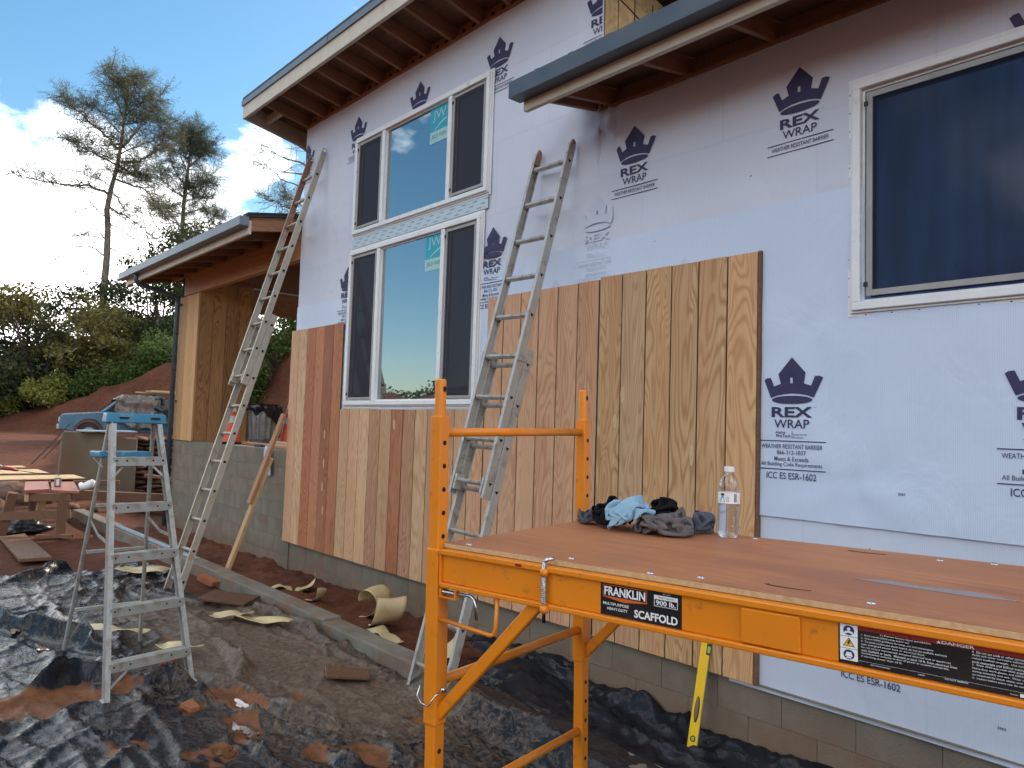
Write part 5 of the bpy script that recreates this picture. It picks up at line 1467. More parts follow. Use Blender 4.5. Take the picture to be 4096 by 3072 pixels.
# ================================================================== EXTENSION LADDERS
def ext_ladder(label, foot, top, width, base_len, fly0, kind):
    foot, top = Vector(foot), Vector(top)
    zc = (top - foot); Ln = zc.length; zc.normalize()
    xc = Vector((1, 0, 0)); xc = (xc - zc * xc.dot(zc)).normalized()
    yc = zc.cross(xc)
    X = Matrix(((xc.x, yc.x, zc.x, foot.x), (xc.y, yc.y, zc.y, foot.y), (xc.z, yc.z, zc.z, foot.z), (0, 0, 0, 1)))
    t = thing('extension_ladder', foot, label, 'ladder', 'aluminium extension ladders leaning on the house')
    mat = 'aluwarm' if kind == 1 else 'alu'
    h = width / 2
    def chan(x, s, y0, y1, z0, z1, nm, mt):
        """C-section rail: web faces outward (s = +1 right, -1 left)"""
        m = MB(X); a, b = sorted((x, x - s * .005)); m.box(a, b, y0, y1, z0, z1)
        c, d = sorted((x - s * .005, x - s * .026))
        m.box(c, d, y0, y0 + .006, z0, z1); m.box(c, d, y1 - .006, y1, z0, z1)
        return m.build(nm, mt, t, bevel=.0012)
    def rung(x0, x1, yc_, z, holes=True):
        m = MB(X)
        if kind == 1:
            m.tube([(x0 + .001, yc_, z), (x1 - .001, yc_, z)], .0165, 14)
            r = m.build('rung', mat, t, smooth=False)
            for k in r.data.polygons: k.use_smooth = len(k.vertices) == 4
            e = MB(X); e.tube([(x1 + .0005, yc_, z), (x1 + .004, yc_, z)], [.020, .017], 16, False); e.build('rung_ferrule', mat, t)
            e = MB(X); e.prism([(yc_ + .013 * math.cos(a), z + .013 * math.sin(a)) for a in [k * math.pi / 7 for k in range(14)]], lambda p, q, w: (x1 + .0008 + w, p, q), .0006); e.build('rung_hole', 'hole', t)
        else:
            sec = [(-.024, .012), (.024, .012), (.020, -.004), (.004, -.017), (-.004, -.017), (-.020, -.004)]
            m.prism([(yc_ + a, z + b) for a, b in sec], lambda p, q, w: (x0 + .001 + w, p, q), x1 - x0 - .002)
            m.build('rung', mat, t, bevel=.002)
            e = MB(X); e.prism([(yc_ + a, z + b) for a, b in ((-.017, .010), (.017, .010), (0, -.014))], lambda p, q, w: (x1 + .0008 + w, p, q), .0008); e.build('rung_hole', 'hole', t)
    # base section (towards the wall), fly section in front
    for s in (-1, 1):
        chan(s * h, s, .004, .070, 0, base_len, 'base_rail', mat)
        chan(s * (h - (.004 if kind == 2 else .0)), s, -.068, -.002, fly0, Ln, 'fly_rail', 'railstain' if (kind == 1 and s == -1) else mat)
        # feet
        MB(X).box(s * h - .03, s * h + .012, -.002, .076, -.012, .004).build('foot_pad', 'black', t)
        # top ends
        if kind == 1:
            m = MB(X); c = [(s * (h - .013) + .0, -.035 + .026 * math.cos(a), Ln + .012 + .034 * math.sin(a)) for a in [math.pi * k / 10 for k in range(11)]]
            m.tube(c, .006, 8); m.build('end_loop', 'alu', t, smooth=True)
        else:
            m = MB(X); a, b = sorted((s * h - s * .004, s * h - s * .03)); m.hexa([(a, -.07, Ln - .09), (b, -.07, Ln - .09), (b, -.002, Ln - .09), (a, -.002, Ln - .09), (a, -.045, Ln + .045), (b, -.045, Ln + .045), (b, -.012, Ln + .03), (a, -.012, Ln + .03)])
            m.build('end_cap', 'rustrail', t, bevel=.006, seg=2)
            MB(X).box(s * h + .0005, s * h + .0035, -.072, .072, base_len - .10, base_len - .03).build('guide_bracket', mat, t)
    z = .16
    while z < base_len - .05:
        rung(-h, h, .037, z); z += .3048
    z = fly0 + .10
    while z < Ln - .06:
        rung(-h + .002, h - .002 if kind == 2 else h, -.035, z); z += .3048
    # rung lock
    for s in (-1, 1):
        m = MB(X); m.box(s * (h - .05) - .008, s * (h - .05) + .008, -.07, .02, fly0 + .03, fly0 + .14); m.build('rung_lock', mat, t, bevel=.004)
    return t
ext_ladder('long tan aluminium extension ladder with round rungs leaning near the left house corner', (-7.735, 2.50, .0), (-7.82, 3.94, 4.82), .36, 3.02, 2.20, 1)
ext_ladder('grey aluminium extension ladder with flat rungs leaning right of the tall windows', (-4.02, 2.93, -.01), (-3.905, 3.925, 3.86), .395, 2.40, 1.32, 2)

# ================================================================== STEP LADDER
sl = thing('step_ladder', (-5.6, 1.56, 0), 'aluminium step ladder with blue plastic top standing open on the plastic sheeting', 'ladder')
FL, FR, RR_, RL = Vector((-5.006, 1.285, .01)), Vector((-5.10, 1.84, .01)), Vector((-6.20, 1.82, .01)), Vector((-6.23, 1.31, .01))
TL, TR, QR, QL = Vector((-5.405, 1.325, 1.70)), Vector((-5.43, 1.640, 1.70)), Vector((-5.53, 1.625, 1.70)), Vector((-5.515, 1.345, 1.70))
for a, b in ((FL, TL), (FR, TR)):
    s = -1 if a is FL else 1
    m = MB(); m.bar(a, b, .006, .072, (1, 0, 0)); o1 = (b - a)
    yv = Vector((0, -s, 0))
    m.bar(a + Vector((.033, 0, 0)) + yv * .014, b + Vector((.033, 0, 0)) + yv * .014, .026, .005, (1, 0, 0)); m.bar(a - Vector((.033, 0, 0)) + yv * .014, b - Vector((.033, 0, 0)) + yv * .014, .026, .005, (1, 0, 0))
    m.build('front_rail', 'alupale', sl)
    MB().box(a.x - .04, a.x + .04, a.y - .02, a.y + .02, -.01, .03).build('foot', 'alu', sl, bevel=.006)
for a, b in ((RL, QL), (RR_, QR)):
    m = MB(); m.bar(a, b, .022, .032, (1, 0, 0)); m.build('rear_rail', 'alupale', sl, bevel=.004)
    MB().box(a.x - .022, a.x + .022, a.y - .016, a.y + .016, -.01, .03).build('foot', 'black', sl, bevel=.006)
for k, z in enumerate((.205, .525, .845, 1.155, 1.455)):
    f = z / 1.70
    a = FL.lerp(TL, f); b = FR.lerp(TR, f)
    d = (b - a).normalized(); n = Vector((d.y, -d.x, 0)).normalized()
    m = MB()
    A, B_ = a + d * .008, b - d * .008
    m.bar(A + Vector((0, 0, .02)), B_ + Vector((0, 0, .02)), .078, .004)
    m.bar(A + n * .038 + Vector((0, 0, -.008)), B_ + n * .038 + Vector((0, 0, -.008)), .004, .052)
    m.bar(A - n * .038 + Vector((0, 0, -.002)), B_ - n * .038 + Vector((0, 0, -.002)), .004, .04)
    st = m.build('step', 'alupale', sl)
    rv = MB()
    for q in (.06, .25, .75, .94):
        c = A.lerp(B_, q) + n * .041
        rv.tube([c, c + n * .003], .006, 8)
    rv.build('rivet', 'hole', st)
for f0, f1, q in ((.205, .05, .32), (1.455, 1.32, .28)):
    for a, b, s in ((FL, TL, 0), (FR, TR, 1)):
        p0 = a.lerp(b, f1 / 1.7); e = (FL.lerp(TL, f0 / 1.7)).lerp(FR.lerp(TR, f0 / 1.7), q if s == 0 else 1 - q)
        MB().bar(p0, e + Vector((0, 0, -.02)), .014, .005, (1, 0, 0)).build('knee_brace', 'alu', sl)
for z in (.34, .78, 1.12):
    f = z / 1.70
    a, b = RL.lerp(QL, f), RR_.lerp(QR, f)
    MB().bar(a, b, .026, .022).build('rear_brace', 'alupale', sl, bevel=.002)
for a, b, c, d in ((FL, TL, RL, QL), (FR, TR, RR_, QR)):
    p = a.lerp(b, .55); q = c.lerp(d, .60); mid = (p + q) / 2 + Vector((0, 0, -.03))
    m = MB(); m.bar(p, mid, .005, .02); m.bar(mid, q, .005, .02); m.build('spreader', 'alupale', sl)
MB().bar(RL.lerp(QL, .03), RL.lerp(QL, .16) + Vector((0.02, .11, 0.05)), .012, .006).build('knee_brace', 'alu', sl)
cp = MB()
cp.hexa([(-5.595, 1.315, 1.702), (-5.375, 1.285, 1.702), (-5.39, 1.675, 1.702), (-5.59, 1.655, 1.702), (-5.59, 1.32, 1.768), (-5.385, 1.292, 1.768), (-5.40, 1.668, 1.768), (-5.585, 1.65, 1.768)])
cp = cp.build('top_cap', 'bluecap', sl, bevel=.010, seg=3)
for y in (1.37, 1.565):
    MB().hexa([(-5.384, y, 1.733), (-5.3745, y, 1.733), (-5.378, y + .06, 1.733), (-5.388, y + .06, 1.733), (-5.384, y, 1.743), (-5.376, y, 1.743), (-5.379, y + .06, 1.743), (-5.388, y + .06, 1.743)]).build('cap_slot', 'hole', cp)
MB().hexa([(-5.80, 1.30, 1.462), (-5.53, 1.30, 1.468), (-5.53, 1.62, 1.468), (-5.80, 1.60, 1.462), (-5.80, 1.30, 1.502), (-5.53, 1.30, 1.508), (-5.53, 1.62, 1.508), (-5.80, 1.60, 1.502)]).build('pail_shelf', 'bluecap', sl, bevel=.008, seg=2)
MB().bar((-5.8, 1.33, 1.455), (-5.56, 1.33, 1.40), .012, .006).build('shelf_arm', 'alu', sl)
MB().bar((-5.8, 1.59, 1.455), (-5.56, 1.6, 1.40), .012, .006).build('shelf_arm', 'alu', sl)

# ================================================================== SPIRIT LEVEL
a, b = Vector((-2.548, 3.80, -.115)), Vector((-2.525, 3.915, .545))
lv = thing('spirit_level', a, 'yellow spirit level leaning against the foundation under the scaffold', 'spirit level')
zc = (b - a).normalized(); xc = Vector((.90, .43, 0)); xc = (xc - zc * xc.dot(zc)).normalized(); yc = zc.cross(xc)
LX = Matrix(((xc.x, yc.x, zc.x, a.x), (xc.y, yc.y, zc.y, a.y), (xc.z, yc.z, zc.z, a.z), (0, 0, 0, 1)))
LL = (b - a).length
MB(LX).box(-.028, .028, -.012, .012, 0, LL).build('level_body', 'levelyel', lv, bevel=.003)
MB(LX).box(.0285, .031, -.0115, .0115, .002, LL - .002).build('level_edge', 'greytool', lv)
MB(LX).prism(ell2(0, .255, .014, .075, 24), lambda u, v, w: (u, -.0125 - w, v), .001).build('hand_grip', 'black', lv)
MB(LX).prism(ell2(-.002, .26, .009, .066, 24), lambda u, v, w: (u, -.0138 - w, v), .0006).build('hand_hole', 'concrete', lv)
MB(LX).prism(ell2(.0, .09, .015, .018, 20), lambda u, v, w: (u, -.0125 - w, v), .001).build('vial_housing', 'black', lv)
MB(LX).prism(ell2(.0, .09, .009, .012, 20), lambda u, v, w: (u, -.0138 - w, v), .0008).build('vial', 'vial', lv)
MB(LX).box(.008, .032, -.0135, .0, LL - .10, LL - .035).build('vial_housing', 'black', lv)
MB(LX).box(.013, .030, -.0145, -.0136, LL - .088, LL - .050).build('vial', 'vial', lv)

# ================================================================== PROP BOARDS
pr = thing('board_prop', (-8.4, 3.36, .05), 'two overlapped boards propped diagonally against the house corner', 'boards')
pa, pb = Vector((-8.40, 3.34, .03)), Vector((-8.25, 3.90, 1.82))
m = MB(); m.bar(pa, pa.lerp(pb, .72), .085, .038, (0, -1, 0)); m.build('board', 'lumberz', pr, bevel=.003)
off = Vector((0, -.042, .012))
m = MB(); m.bar(pa.lerp(pb, .42) + off, pb + off, .085, .038, (0, -1, 0)); m.build('board', 'lumberred', pr, bevel=.003)

# ================================================================== PORCH CLUTTER
cn = Vector((-11.30, 4.95, 1.402))
can = thing('rubbish_bin', cn, 'ribbed galvanised bin with black liner standing in the open porch', 'bin')
nb = 60
vs = []; fs = []
zs = [0, .02, .05, .06, .12, .40, .48, .50, .52]
for j, z in enumerate(zs):
    for i in range(nb):
        t = 2 * math.pi * i / nb
        rib = .006 * (1 if (i % 4) < 2 else -1) if 3 <= j <= 5 else (.006 if j in (2, 7) else 0)
        r = .205 + z * .075 + rib
        vs.append((cn.x + r * math.cos(t), cn.y + r * math.sin(t), cn.z + z))
for j in range(len(zs) - 1):
    for i in range(nb): fs.append((j * nb + i, j * nb + (i + 1) % nb, (j + 1) * nb + (i + 1) % nb, (j + 1) * nb + i))
MB().add(vs, fs).build('bin_body', 'galv', can)
m = MB(); vs = []; n = 48
for j, (r, z) in enumerate(((.255, .34), (.262, .42), (.268, .50), (.266, .56), (.255, .60), (.22, .585))):
    for i in range(n):
        t = 2 * math.pi * i / n
        zz = z
        if j <= 1: zz = z + .10 - .10 * (math.sin(t * 1.0 + .5) + .35 * math.sin(5 * t)) * (1.2 if j == 0 else .5) + .03 * math.sin(9 * t)
        rr = r + .012 * math.sin(11 * t + j) + .008 * math.sin(17 * t)
        vs.append((cn.x + rr * math.cos(t), cn.y + rr * math.sin(t), cn.z + min(zz, .56 + .01 * j)))
fs = [(j * n + i, j * n + (i + 1) % n, (j + 1) * n + (i + 1) % n, (j + 1) * n + i) for j in range(5) for i in range(n)]
m.add(vs, fs).build('bin_liner', 'bag', can, smooth=True)
def cone(p, label, h=.72):
    t = thing('traffic_cone', p, label, 'traffic cone', 'traffic cones on the porch')
    r = lambda z: .145 - .12 * z / h
    MB().box(p.x - .18, p.x + .18, p.y - .18, p.y + .18, p.z + .001, p.z + .03).build('cone_base', 'black', t, bevel=.006)
    for z0, z1, mt in ((.031, .30, 'coneor'), (.30, .40, 'conewh'), (.40, .46, 'coneor'), (.46, .60, 'conewh'), (.60, h, 'coneor')):
        MB().lathe([(r(z0), z0), (r(z1), z1)], 24, p).build('cone_band', mt, t, smooth=True)
    MB().lathe([(r(h), h), (r(h) * .6, h + .01), (0, h + .01)], 16, p).build('cone_tip', 'coneor', t)
cone(Vector((-10.56, 4.15, 1.402)), 'orange and white traffic cone in front of the porch column')
cone(Vector((-11.15, 5.32, 1.402)), 'traffic cone half hidden behind the galvanised bin')
for i, (x0, y0, x1, y1, z, w, h, mt, lb) in enumerate((
        (-10.55, 4.30, -8.6, 4.12, 1.42, .09, .035, 'lumberred', 'reddish board lying along the porch floor edge'),
        (-9.75, 4.42, -8.35, 4.36, 1.445, .10, .05, 'lumber', 'pale short board lying on the porch floor by the bin'),
        (-9.3, 5.0, -8.4, 4.9, 1.47, .25, .13, 'lumberred', 'stack of boards on the porch beside the house corner'))):
    m = MB(); m.bar((x0, y0, z), (x1, y1, z), w, h); tag(m.build('board', mt, bevel=.003), lb, 'board')
m = MB(); m.tube([(-9.35, 4.0, 1.425), (-9.12, 4.0, 1.425)], .018, 12); m.tube([(-9.115, 4.0, 1.425), (-9.06, 4.0, 1.422)], .012, 10)
tag(m.build('caulk_tube', 'black', smooth=False), 'dark caulking tube lying on the porch wall top', 'tube')
m = MB(); m.grid(lambda u, v: (-8.86 + .17 * u + .01 * math.sin(v * 7), 3.925 - .012 * math.sin(u * 6 + v * 3) - .008 * v + .09 * max(0, v - .8), 1.08 + .35 * min(1, v * 1.15)), 10, 16)
tag(m.build('rag', 'flash', smooth=True), 'pale blue rag hanging over the porch block wall', 'rag')

# ================================================================== SCRAPS ON THE GROUND
def gz(x, y):
    if -9.4 < x < .6 and y < 3.0:
        xs, ys = np.meshgrid(np.linspace(x - .1, x + .1, 7), np.linspace(y - .07, y + .07, 7))
        return float(np.percentile(tarp_full(xs, ys)[0], 80)) - .025
    return float(ground_z(x, y, False))
def curl(x, y, ln, wd, turns, rot, mat, label, lift=.0, seed=0, group='curled paper offcuts on the soil', r0=.06):
    m = MB(); rng = random.Random(seed); z0 = gz(x, y) + .04 + lift
    c, s = math.cos(rot), math.sin(rot)
    wv = rng.uniform(0, 6); ln *= 1.3; wd *= 1.45; r0 *= 1.2
    def fn(u, v):
        t = u * turns * 2 * math.pi
        r = r0 * (1 + .35 * u)
        if turns > .3:
            a = r * math.sin(t) + (u - .5) * ln * .35; zz = r * (1 - math.cos(t)) * .9
        else:
            a = (u - .5) * ln; zz = .014 * math.sin(u * 5 + wv) + .008 * math.sin(u * 9 + wv * 2)
        b = (v - .5) * wd * (1 - .35 * u * rng.random() * 0) + .02 * math.sin(u * 4 + wv)
        return (x + a * c - b * s, y + a * s + b * c, z0 + abs(zz) + .012 * math.sin(v * 3 + u * 6 + wv))
    m.grid(fn, 40, 8)
    o = m.build('paper_scrap', mat, smooth=True)
    sd = o.modifiers.new('thick', 'SOLIDIFY'); sd.thickness = .0012
    return tag(o, label, 'paper', group)
curl(-7.0, 3.58, .34, .17, .45, 1.0, 'paper', 'curled tan paper offcut beside the wall, near the prop boards', .02, 1)
curl(-7.15, 3.5, .30, .09, .0, .3, 'paper', 'flat torn tan paper strip under the first curled offcut', .0, 2)
curl(-6.45, 3.42, .5, .08, .5, .2, 'paper', 'long thin curl of tan paper lying on the kerb', .02, 3, r0=.05)
curl(-5.75, 3.62, .4, .15, .75, .35, 'paper', 'large looped tan paper ring left of the scaffold post', .0, 4, r0=.10)
curl(-5.42, 3.55, .5, .17, .55, -.35, 'paper', 'wide curled tan paper sheet next to the looped ring', .02, 5, r0=.09)
curl(-5.15, 3.36, .38, .1, .0, -.3, 'paper', 'flat tan paper strip spilling from the bed onto the kerb', .03, 6)
curl(-4.5, 3.42, .26, .16, .35, 1.1, 'paper', 'tan paper scrap caught behind the grey ladder foot', .05, 7)
GR2 = 'flat paper scraps on the plastic sheeting'
curl(-6.05, 2.76, .36, .10, .0, .75, 'paperyel', 'pale yellow paper strip lying on the plastic near the kerb', .02, 8, GR2)
curl(-6.33, 2.58, .26, .10, .0, .9, 'paper', 'pinkish tan paper scrap touching the yellow strip near the kerb', .02, 9, GR2)
curl(-6.45, 1.68, .46, .09, .0, .6, 'paperyel', 'long yellow paper scrap behind the step ladder front rail', .02, 10, GR2)
curl(-5.72, 1.95, .26, .09, .0, .5, 'paperyel', 'yellow paper scrap under the lowest step of the step ladder', .04, 11, GR2)
curl(-8.7, 2.55, .4, .2, .0, .9, 'paper', 'tan paper sheet behind the step ladder', .02, 13, GR2)
def slab(x, y, lx, ly, t, rot, mat, name, label, cat, tilt=.0, lift=.03):
    z = gz(x, y) + lift
    Mx = Matrix.Translation((x, y, z)) @ Matrix.Rotation(rot, 4, 'Z') @ Matrix.Rotation(tilt, 4, 'Y')
    rng = random.Random(int(x * 100))
    m = MB(Mx); j = lambda: rng.uniform(-.02, .02)
    m.prism([(-lx / 2 + j(), -ly / 2 + j()), (lx / 2 + j(), -ly / 2 + j()), (lx / 2 + j(), ly / 2 + j()), (-lx / 2 + j(), ly / 2 + j())], lambda u, v, w: (u, v, w), t)
    return tag(m.build(name, mat, bevel=.003), label, cat)
slab(-4.6, 2.70, .30, .20, .02, 1.0, 'wetboard', 'scrap_board', 'small brown board scrap on the plastic left of the scaffold post', 'board', .05, .05)
slab(-6.95, 2.80, .46, .34, .025, .75, 'wetboard', 'scrap_board', 'larger brown board scrap on the plastic beside the kerb', 'board', .06, .04)
slab(-5.5, 1.80, .10, .07, .055, .5, 'brick', 'brick_piece', 'broken red brick piece under the step ladder', 'brick', 0, .03)
slab(-4.62, 1.67, .09, .07, .03, .2, 'clayrock', 'clay_lump', 'red clay lump on the plastic left of the orange puddles', 'clay lump', .1, .02)
slab(-7.95, 2.98, .2, .14, .05, .6, 'clayrock', 'clay_lump', 'reddish lump of clay under the tan ladder foot', 'clay lump', .3, .02)
fs_ = MB(); fs_.hexa([(-12.2, 3.11, .118), (-8.9, 3.12, .118), (-8.9, 3.22, .118), (-12.2, 3.21, .118), (-12.2, 3.11, .15), (-8.9, 3.12, .15), (-8.9, 3.215, .123), (-12.2, 3.205, .123)])
tag(fs_.build('metal_flashing', 'flash', bevel=.002), 'long shiny strip of metal flashing lying on the kerb', 'flashing')
pk = MB(); pk.hexa([(-12.3, 1.72, .01), (-10.17, 1.63, .03), (-10.12, 1.95, .03), (-12.45, 2.04, .01), (-12.3, 1.72, .045), (-10.17, 1.63, .07), (-10.12, 1.95, .07), (-12.45, 2.04, .045)])
tag(pk.build('plank', 'oldwood', bevel=.004), 'wide weathered plank lying on the red soil before the work table', 'plank')

# ================================================================== WORK TABLE AND WHAT LIES ON IT
wt_ = thing('work_table', (-12.6, 2.2, 0), 'rough timber work table with reddish plank top at the left', 'table')
MB().hexa([(-14.3, 2.30, .63), (-12.15, 1.95, .63), (-12.27, 2.275, .63), (-14.4, 2.62, .63), (-14.3, 2.30, .68), (-12.15, 1.95, .68), (-12.27, 2.275, .68), (-14.4, 2.62, .68)]).build('top_plank', 'redplank', wt_, bevel=.004)
MB().hexa([(-14.3, 2.66, .63), (-12.28, 2.30, .63), (-11.92, 2.58, .63), (-14.2, 2.95, .63), (-14.3, 2.66, .665), (-12.28, 2.30, .665), (-11.92, 2.58, .665), (-14.2, 2.95, .665)]).build('top_plank', 'redplank', wt_, bevel=.004)
MB().bar((-14.3, 2.32, .57), (-12.2, 1.99, .57), .05, .11).build('side_rail', 'lumber', wt_, bevel=.004)
MB().bar((-12.25, 2.0, .57), (-12.1, 2.52, .57), .05, .11).build('cross_rail', 'oldwood', wt_, bevel=.004)
MB().bar((-12.14, 2.42, 0), (-12.14, 2.42, .63), .11, .09, (1, 0, 0)).build('leg', 'oldwood', wt_, bevel=.004)
MB().bar((-12.55, 1.76, 0), (-12.40, 1.86, .63), .12, .09, (1, 0, 0)).build('leg', 'oldwood', wt_, bevel=.004)
MB().bar((-12.62, 2.22, .20), (-12.5, 2.24, .58), .09, .09, (1, 0, 0)).build('leg', 'lumberz', wt_, bevel=.004)
MB().bar((-14.1, 2.85, 0), (-14.1, 2.85, .63), .09, .09, (1, 0, 0)).build('leg', 'oldwood', wt_, bevel=.004)
MB().bar((-14.2, 2.4, 0), (-14.2, 2.4, .63), .09, .09, (1, 0, 0)).build('leg', 'oldwood', wt_, bevel=.004)
MB().bar((-12.48, 1.70, .30), (-12.10, 2.52, .33), .05, .12).build('brace', 'oldwood', wt_, bevel=.004)
MB().bar((-12.22, 2.14, .025), (-12.0, 2.55, .03), .09, .05).build('foot_runner', 'oldwood', wt_, bevel=.004)
for x0, x1, y0, y1, z, lb in ((-14.6, -13.75, .55, 3.05, .69, 'pale grooved siding sheet lying nearest across the work table'), (-16.0, -14.95, .45, 2.75, .70, 'pale grooved siding sheet lying farther back on the work table'), (-16.6, -16.15, .6, 2.6, .73, 'narrow pale siding offcut behind the circular saw')):
    p = thing('siding_sheet', ((x0 + x1) / 2, y0, z), lb, 'siding', 'siding sheets on the work table')
    n = int((y1 - y0) / .2032)
    w = (y1 - y0) / n
    MB().box(x0 + .004, x1 - .004, y0, y1, z, z + .008).build('sheet_backing', 'groove', p)
    for k in range(n):
        MB().box(x0, x1, y0 + k * w + .003, y0 + (k + 1) * w - .003, z + .0085, z + .022).build('plank', 'lumber', p)
sw = thing('circular_saw', (-14.9, 1.75, .72), 'grey circular saw with red handle resting on the siding sheets', 'saw')
m = MB(); m.lathe([(.0, -.07), (.10, -.07), (.125, -.05), (.13, .0), (.11, .05), (.0, .06)], 24, (0, 0, 0)); Mx = Matrix.Translation((-14.9, 1.68, .84)) @ Matrix.Rotation(rad(80), 4, 'Y') @ Matrix.Scale(.9, 4)
m.v = [tuple(Mx @ Vector(p)) for p in m.v]; m.build('blade_guard', 'greytool', sw, smooth=True)
MB().box(-15.02, -14.78, 1.35, 1.95, .722, .730).build('base_plate', 'alupale', sw)
MB().tube([(-14.9, 1.55, .88), (-14.9, 1.62, .93), (-14.9, 1.85, .92), (-14.9, 2.02, .84), (-14.9, 2.06, .80)], [.03, .035, .035, .04, .03], 12).build('motor_handle', 'greytool', sw, smooth=True)
MB().tube([(-14.9, 2.05, .82), (-14.9, 2.18, .80), (-14.9, 2.28, .775)], [.035, .03, .02], 12).build('rear_grip', 'redtool', sw, smooth=True)
MB().tube([(-14.9, 2.28, .775), (-14.8, 2.5, .735), (-14.4, 2.8, .735), (-14.0, 2.7, .735)], .006, 8).build('power_cord', 'black', sw, smooth=True)
bx = thing('small_box', (-12.75, 2.47, .667), 'small dark battery box standing on the work table', 'box')
MB().box(-12.80, -12.70, 2.42, 2.50, .667, .80).build('box_body', 'greytool', bx, bevel=.006)
MB().box(-12.6995, -12.6985, 2.43, 2.47, .69, .78).build('box_label', 'whiteplas', bx)
m = MB(); m.tube([(-12.45, 2.70, .72), (-12.28, 2.70, .69), (-12.15, 2.76, .74), (-12.14, 2.80, .80)], [.03, .055, .06, .03], 12)
tag(m.build('cup', 'whiteplas', smooth=True), 'white foam cup lying at the right end of the work table', 'cup')
def lump(name, x, y, z, rx, ry, rz, mat, label, cat, seed, amp=.35, group=None, n=20):
    rng = random.Random(seed); o3 = Vector((rng.uniform(0, 99), rng.uniform(0, 99), 0))
    m = MB(); vs = []; nr = n // 2
    for j in range(nr + 1):
        ph = math.pi * j / nr
        for i in range(n):
            t = 2 * math.pi * i / n
            d = Vector((math.sin(ph) * math.cos(t), math.sin(ph) * math.sin(t), math.cos(ph)))
            f = 1 + amp * mnoise.noise(d * 1.7 + o3) + amp * .5 * mnoise.noise(d * 4.1 + o3)
            vs.append((x + d.x * rx * f, y + d.y * ry * f, z + d.z * rz * f))
    fs = [(j * n + i, j * n + (i + 1) % n, (j + 1) * n + (i + 1) % n, (j + 1) * n + i) for j in range(nr) for i in range(n)]
    m.add(vs, fs)
    ob = m.build(name, mat, smooth=True, weld=True)
    if label: tag(ob, label, cat, group)
    return ob
lump('plastic_bundle', -12.9, 2.1, .08, .3, .3, .11, 'tarpblack', 'bundle of black plastic on the soil under the work table', 'plastic', 5, .8)

# ================================================================== LEFT YARD: concrete, stones, timbers
cb = thing('concrete_wall', (-17.7, 3.95, 0), 'short tan concrete wall stub with reddish stains behind the step ladder', 'wall')
MB().hexa([(-17.75, 3.40, -.2), (-17.45, 4.40, -.2), (-17.85, 4.47, -.2), (-18.1, 3.45, -.2), (-17.75, 3.46, 1.40), (-17.45, 4.38, 1.36), (-17.85, 4.46, 1.36), (-18.1, 3.5, 1.40)]).build('concrete_face', 'tancon', cb, bevel=.02)
MB().hexa([(-17.46, 4.405, -.2), (-17.55, 4.86, -.2), (-17.95, 4.86, -.2), (-17.86, 4.475, -.2), (-17.46, 4.405, 1.30), (-17.55, 4.86, 1.27), (-17.95, 4.86, 1.27), (-17.86, 4.475, 1.30)]).build('concrete_end', 'tancon', cb, bevel=.02)
MB().box(-18.0, -17.4, 3.75, 4.80, 1.40, 1.425).build('edge_flashing', 'flash', cb)
rb = MB(); rb.tube([(-17.2, 2.85, .75), (-17.3, 3.15, 1.1), (-17.4, 3.5, 1.55)], .012, 6); tag(rb.build('rebar', 'barkdark'), 'longer dark rebar rod leaning on the tan concrete stub', 'rod')
rb = MB(); rb.tube([(-17.25, 3.05, .85), (-17.35, 3.38, 1.25)], .009, 6); tag(rb.build('rebar', 'barkdark'), 'shorter dark rebar rod leaning on the tan concrete stub', 'rod')
dw = thing('dry_stone_wall', (-18.0, 5.6, 0), 'rough brown dry stone retaining wall right of the concrete stub', 'wall')
MB().box(-18.6, -18.1, 4.9, 8.4, -.2, 1.15).build('wall_core', 'soil', dw)
rng = random.Random(9)
lump_me = []
for k in range(4):
    ob = lump('tmp_stone', 0, 0, 0, .5, .5, .5, 'stone', None, None, 50 + k, .45, None, 12); lump_me.append(ob.data); bpy.data.objects.remove(ob)
z = .03
while z < 1.2:
    hh = rng.uniform(.07, .14); y = 4.86 + rng.uniform(0, .2)
    while y < 8.2:
        ll = rng.uniform(.25, .6)
        place('stone', rng.choice(lump_me), Vector((-18.05 + rng.uniform(-.06, .06), y + ll / 2, z + hh / 2)), dw, rot=Matrix.Rotation(rng.uniform(-.06, .06), 4, 'X') @ Matrix.Diagonal((.45, ll * 1.08, hh * 1.25, 1)))
        y += ll
    z += hh
RK = [(-16.6, 2.2, .22, 'small brown rock just behind the saw on the work table'), (-16.9, 2.9, .3, 'brown rock leaning at the left foot of the concrete stub'), (-17.3, 1.6, .3, 'brown rock behind the circular saw'), (-17.6, 2.4, .38, 'large brown rock left of the concrete stub'),
      (-15.8, 3.3, .14, 'small rock on the soil in front of the concrete stub'), (-15.2, 3.5, .12, 'small rock between the work table and the weathered beam'), (-17.9, .9, .4, 'rock at the left edge of the picture behind the work table'), (-18.6, 1.8, .45, 'largest rock farthest behind the circular saw'), (-18.9, 2.7, .42, 'far rock half hidden by the large rock left of the stub')]
for i, (x, y, r, lb) in enumerate(RK):
    o = place('rock', random.Random(i).choice(lump_me), Vector((x, y, float(ground_z(x, y)) + r * .25)), None, rot=Matrix.Rotation(i * 1.3, 4, 'Z') @ Matrix.Diagonal((r * 2, r * 1.5, r * 1.2, 1)))
    tag(o, lb, 'rock', 'rocks behind the work table')
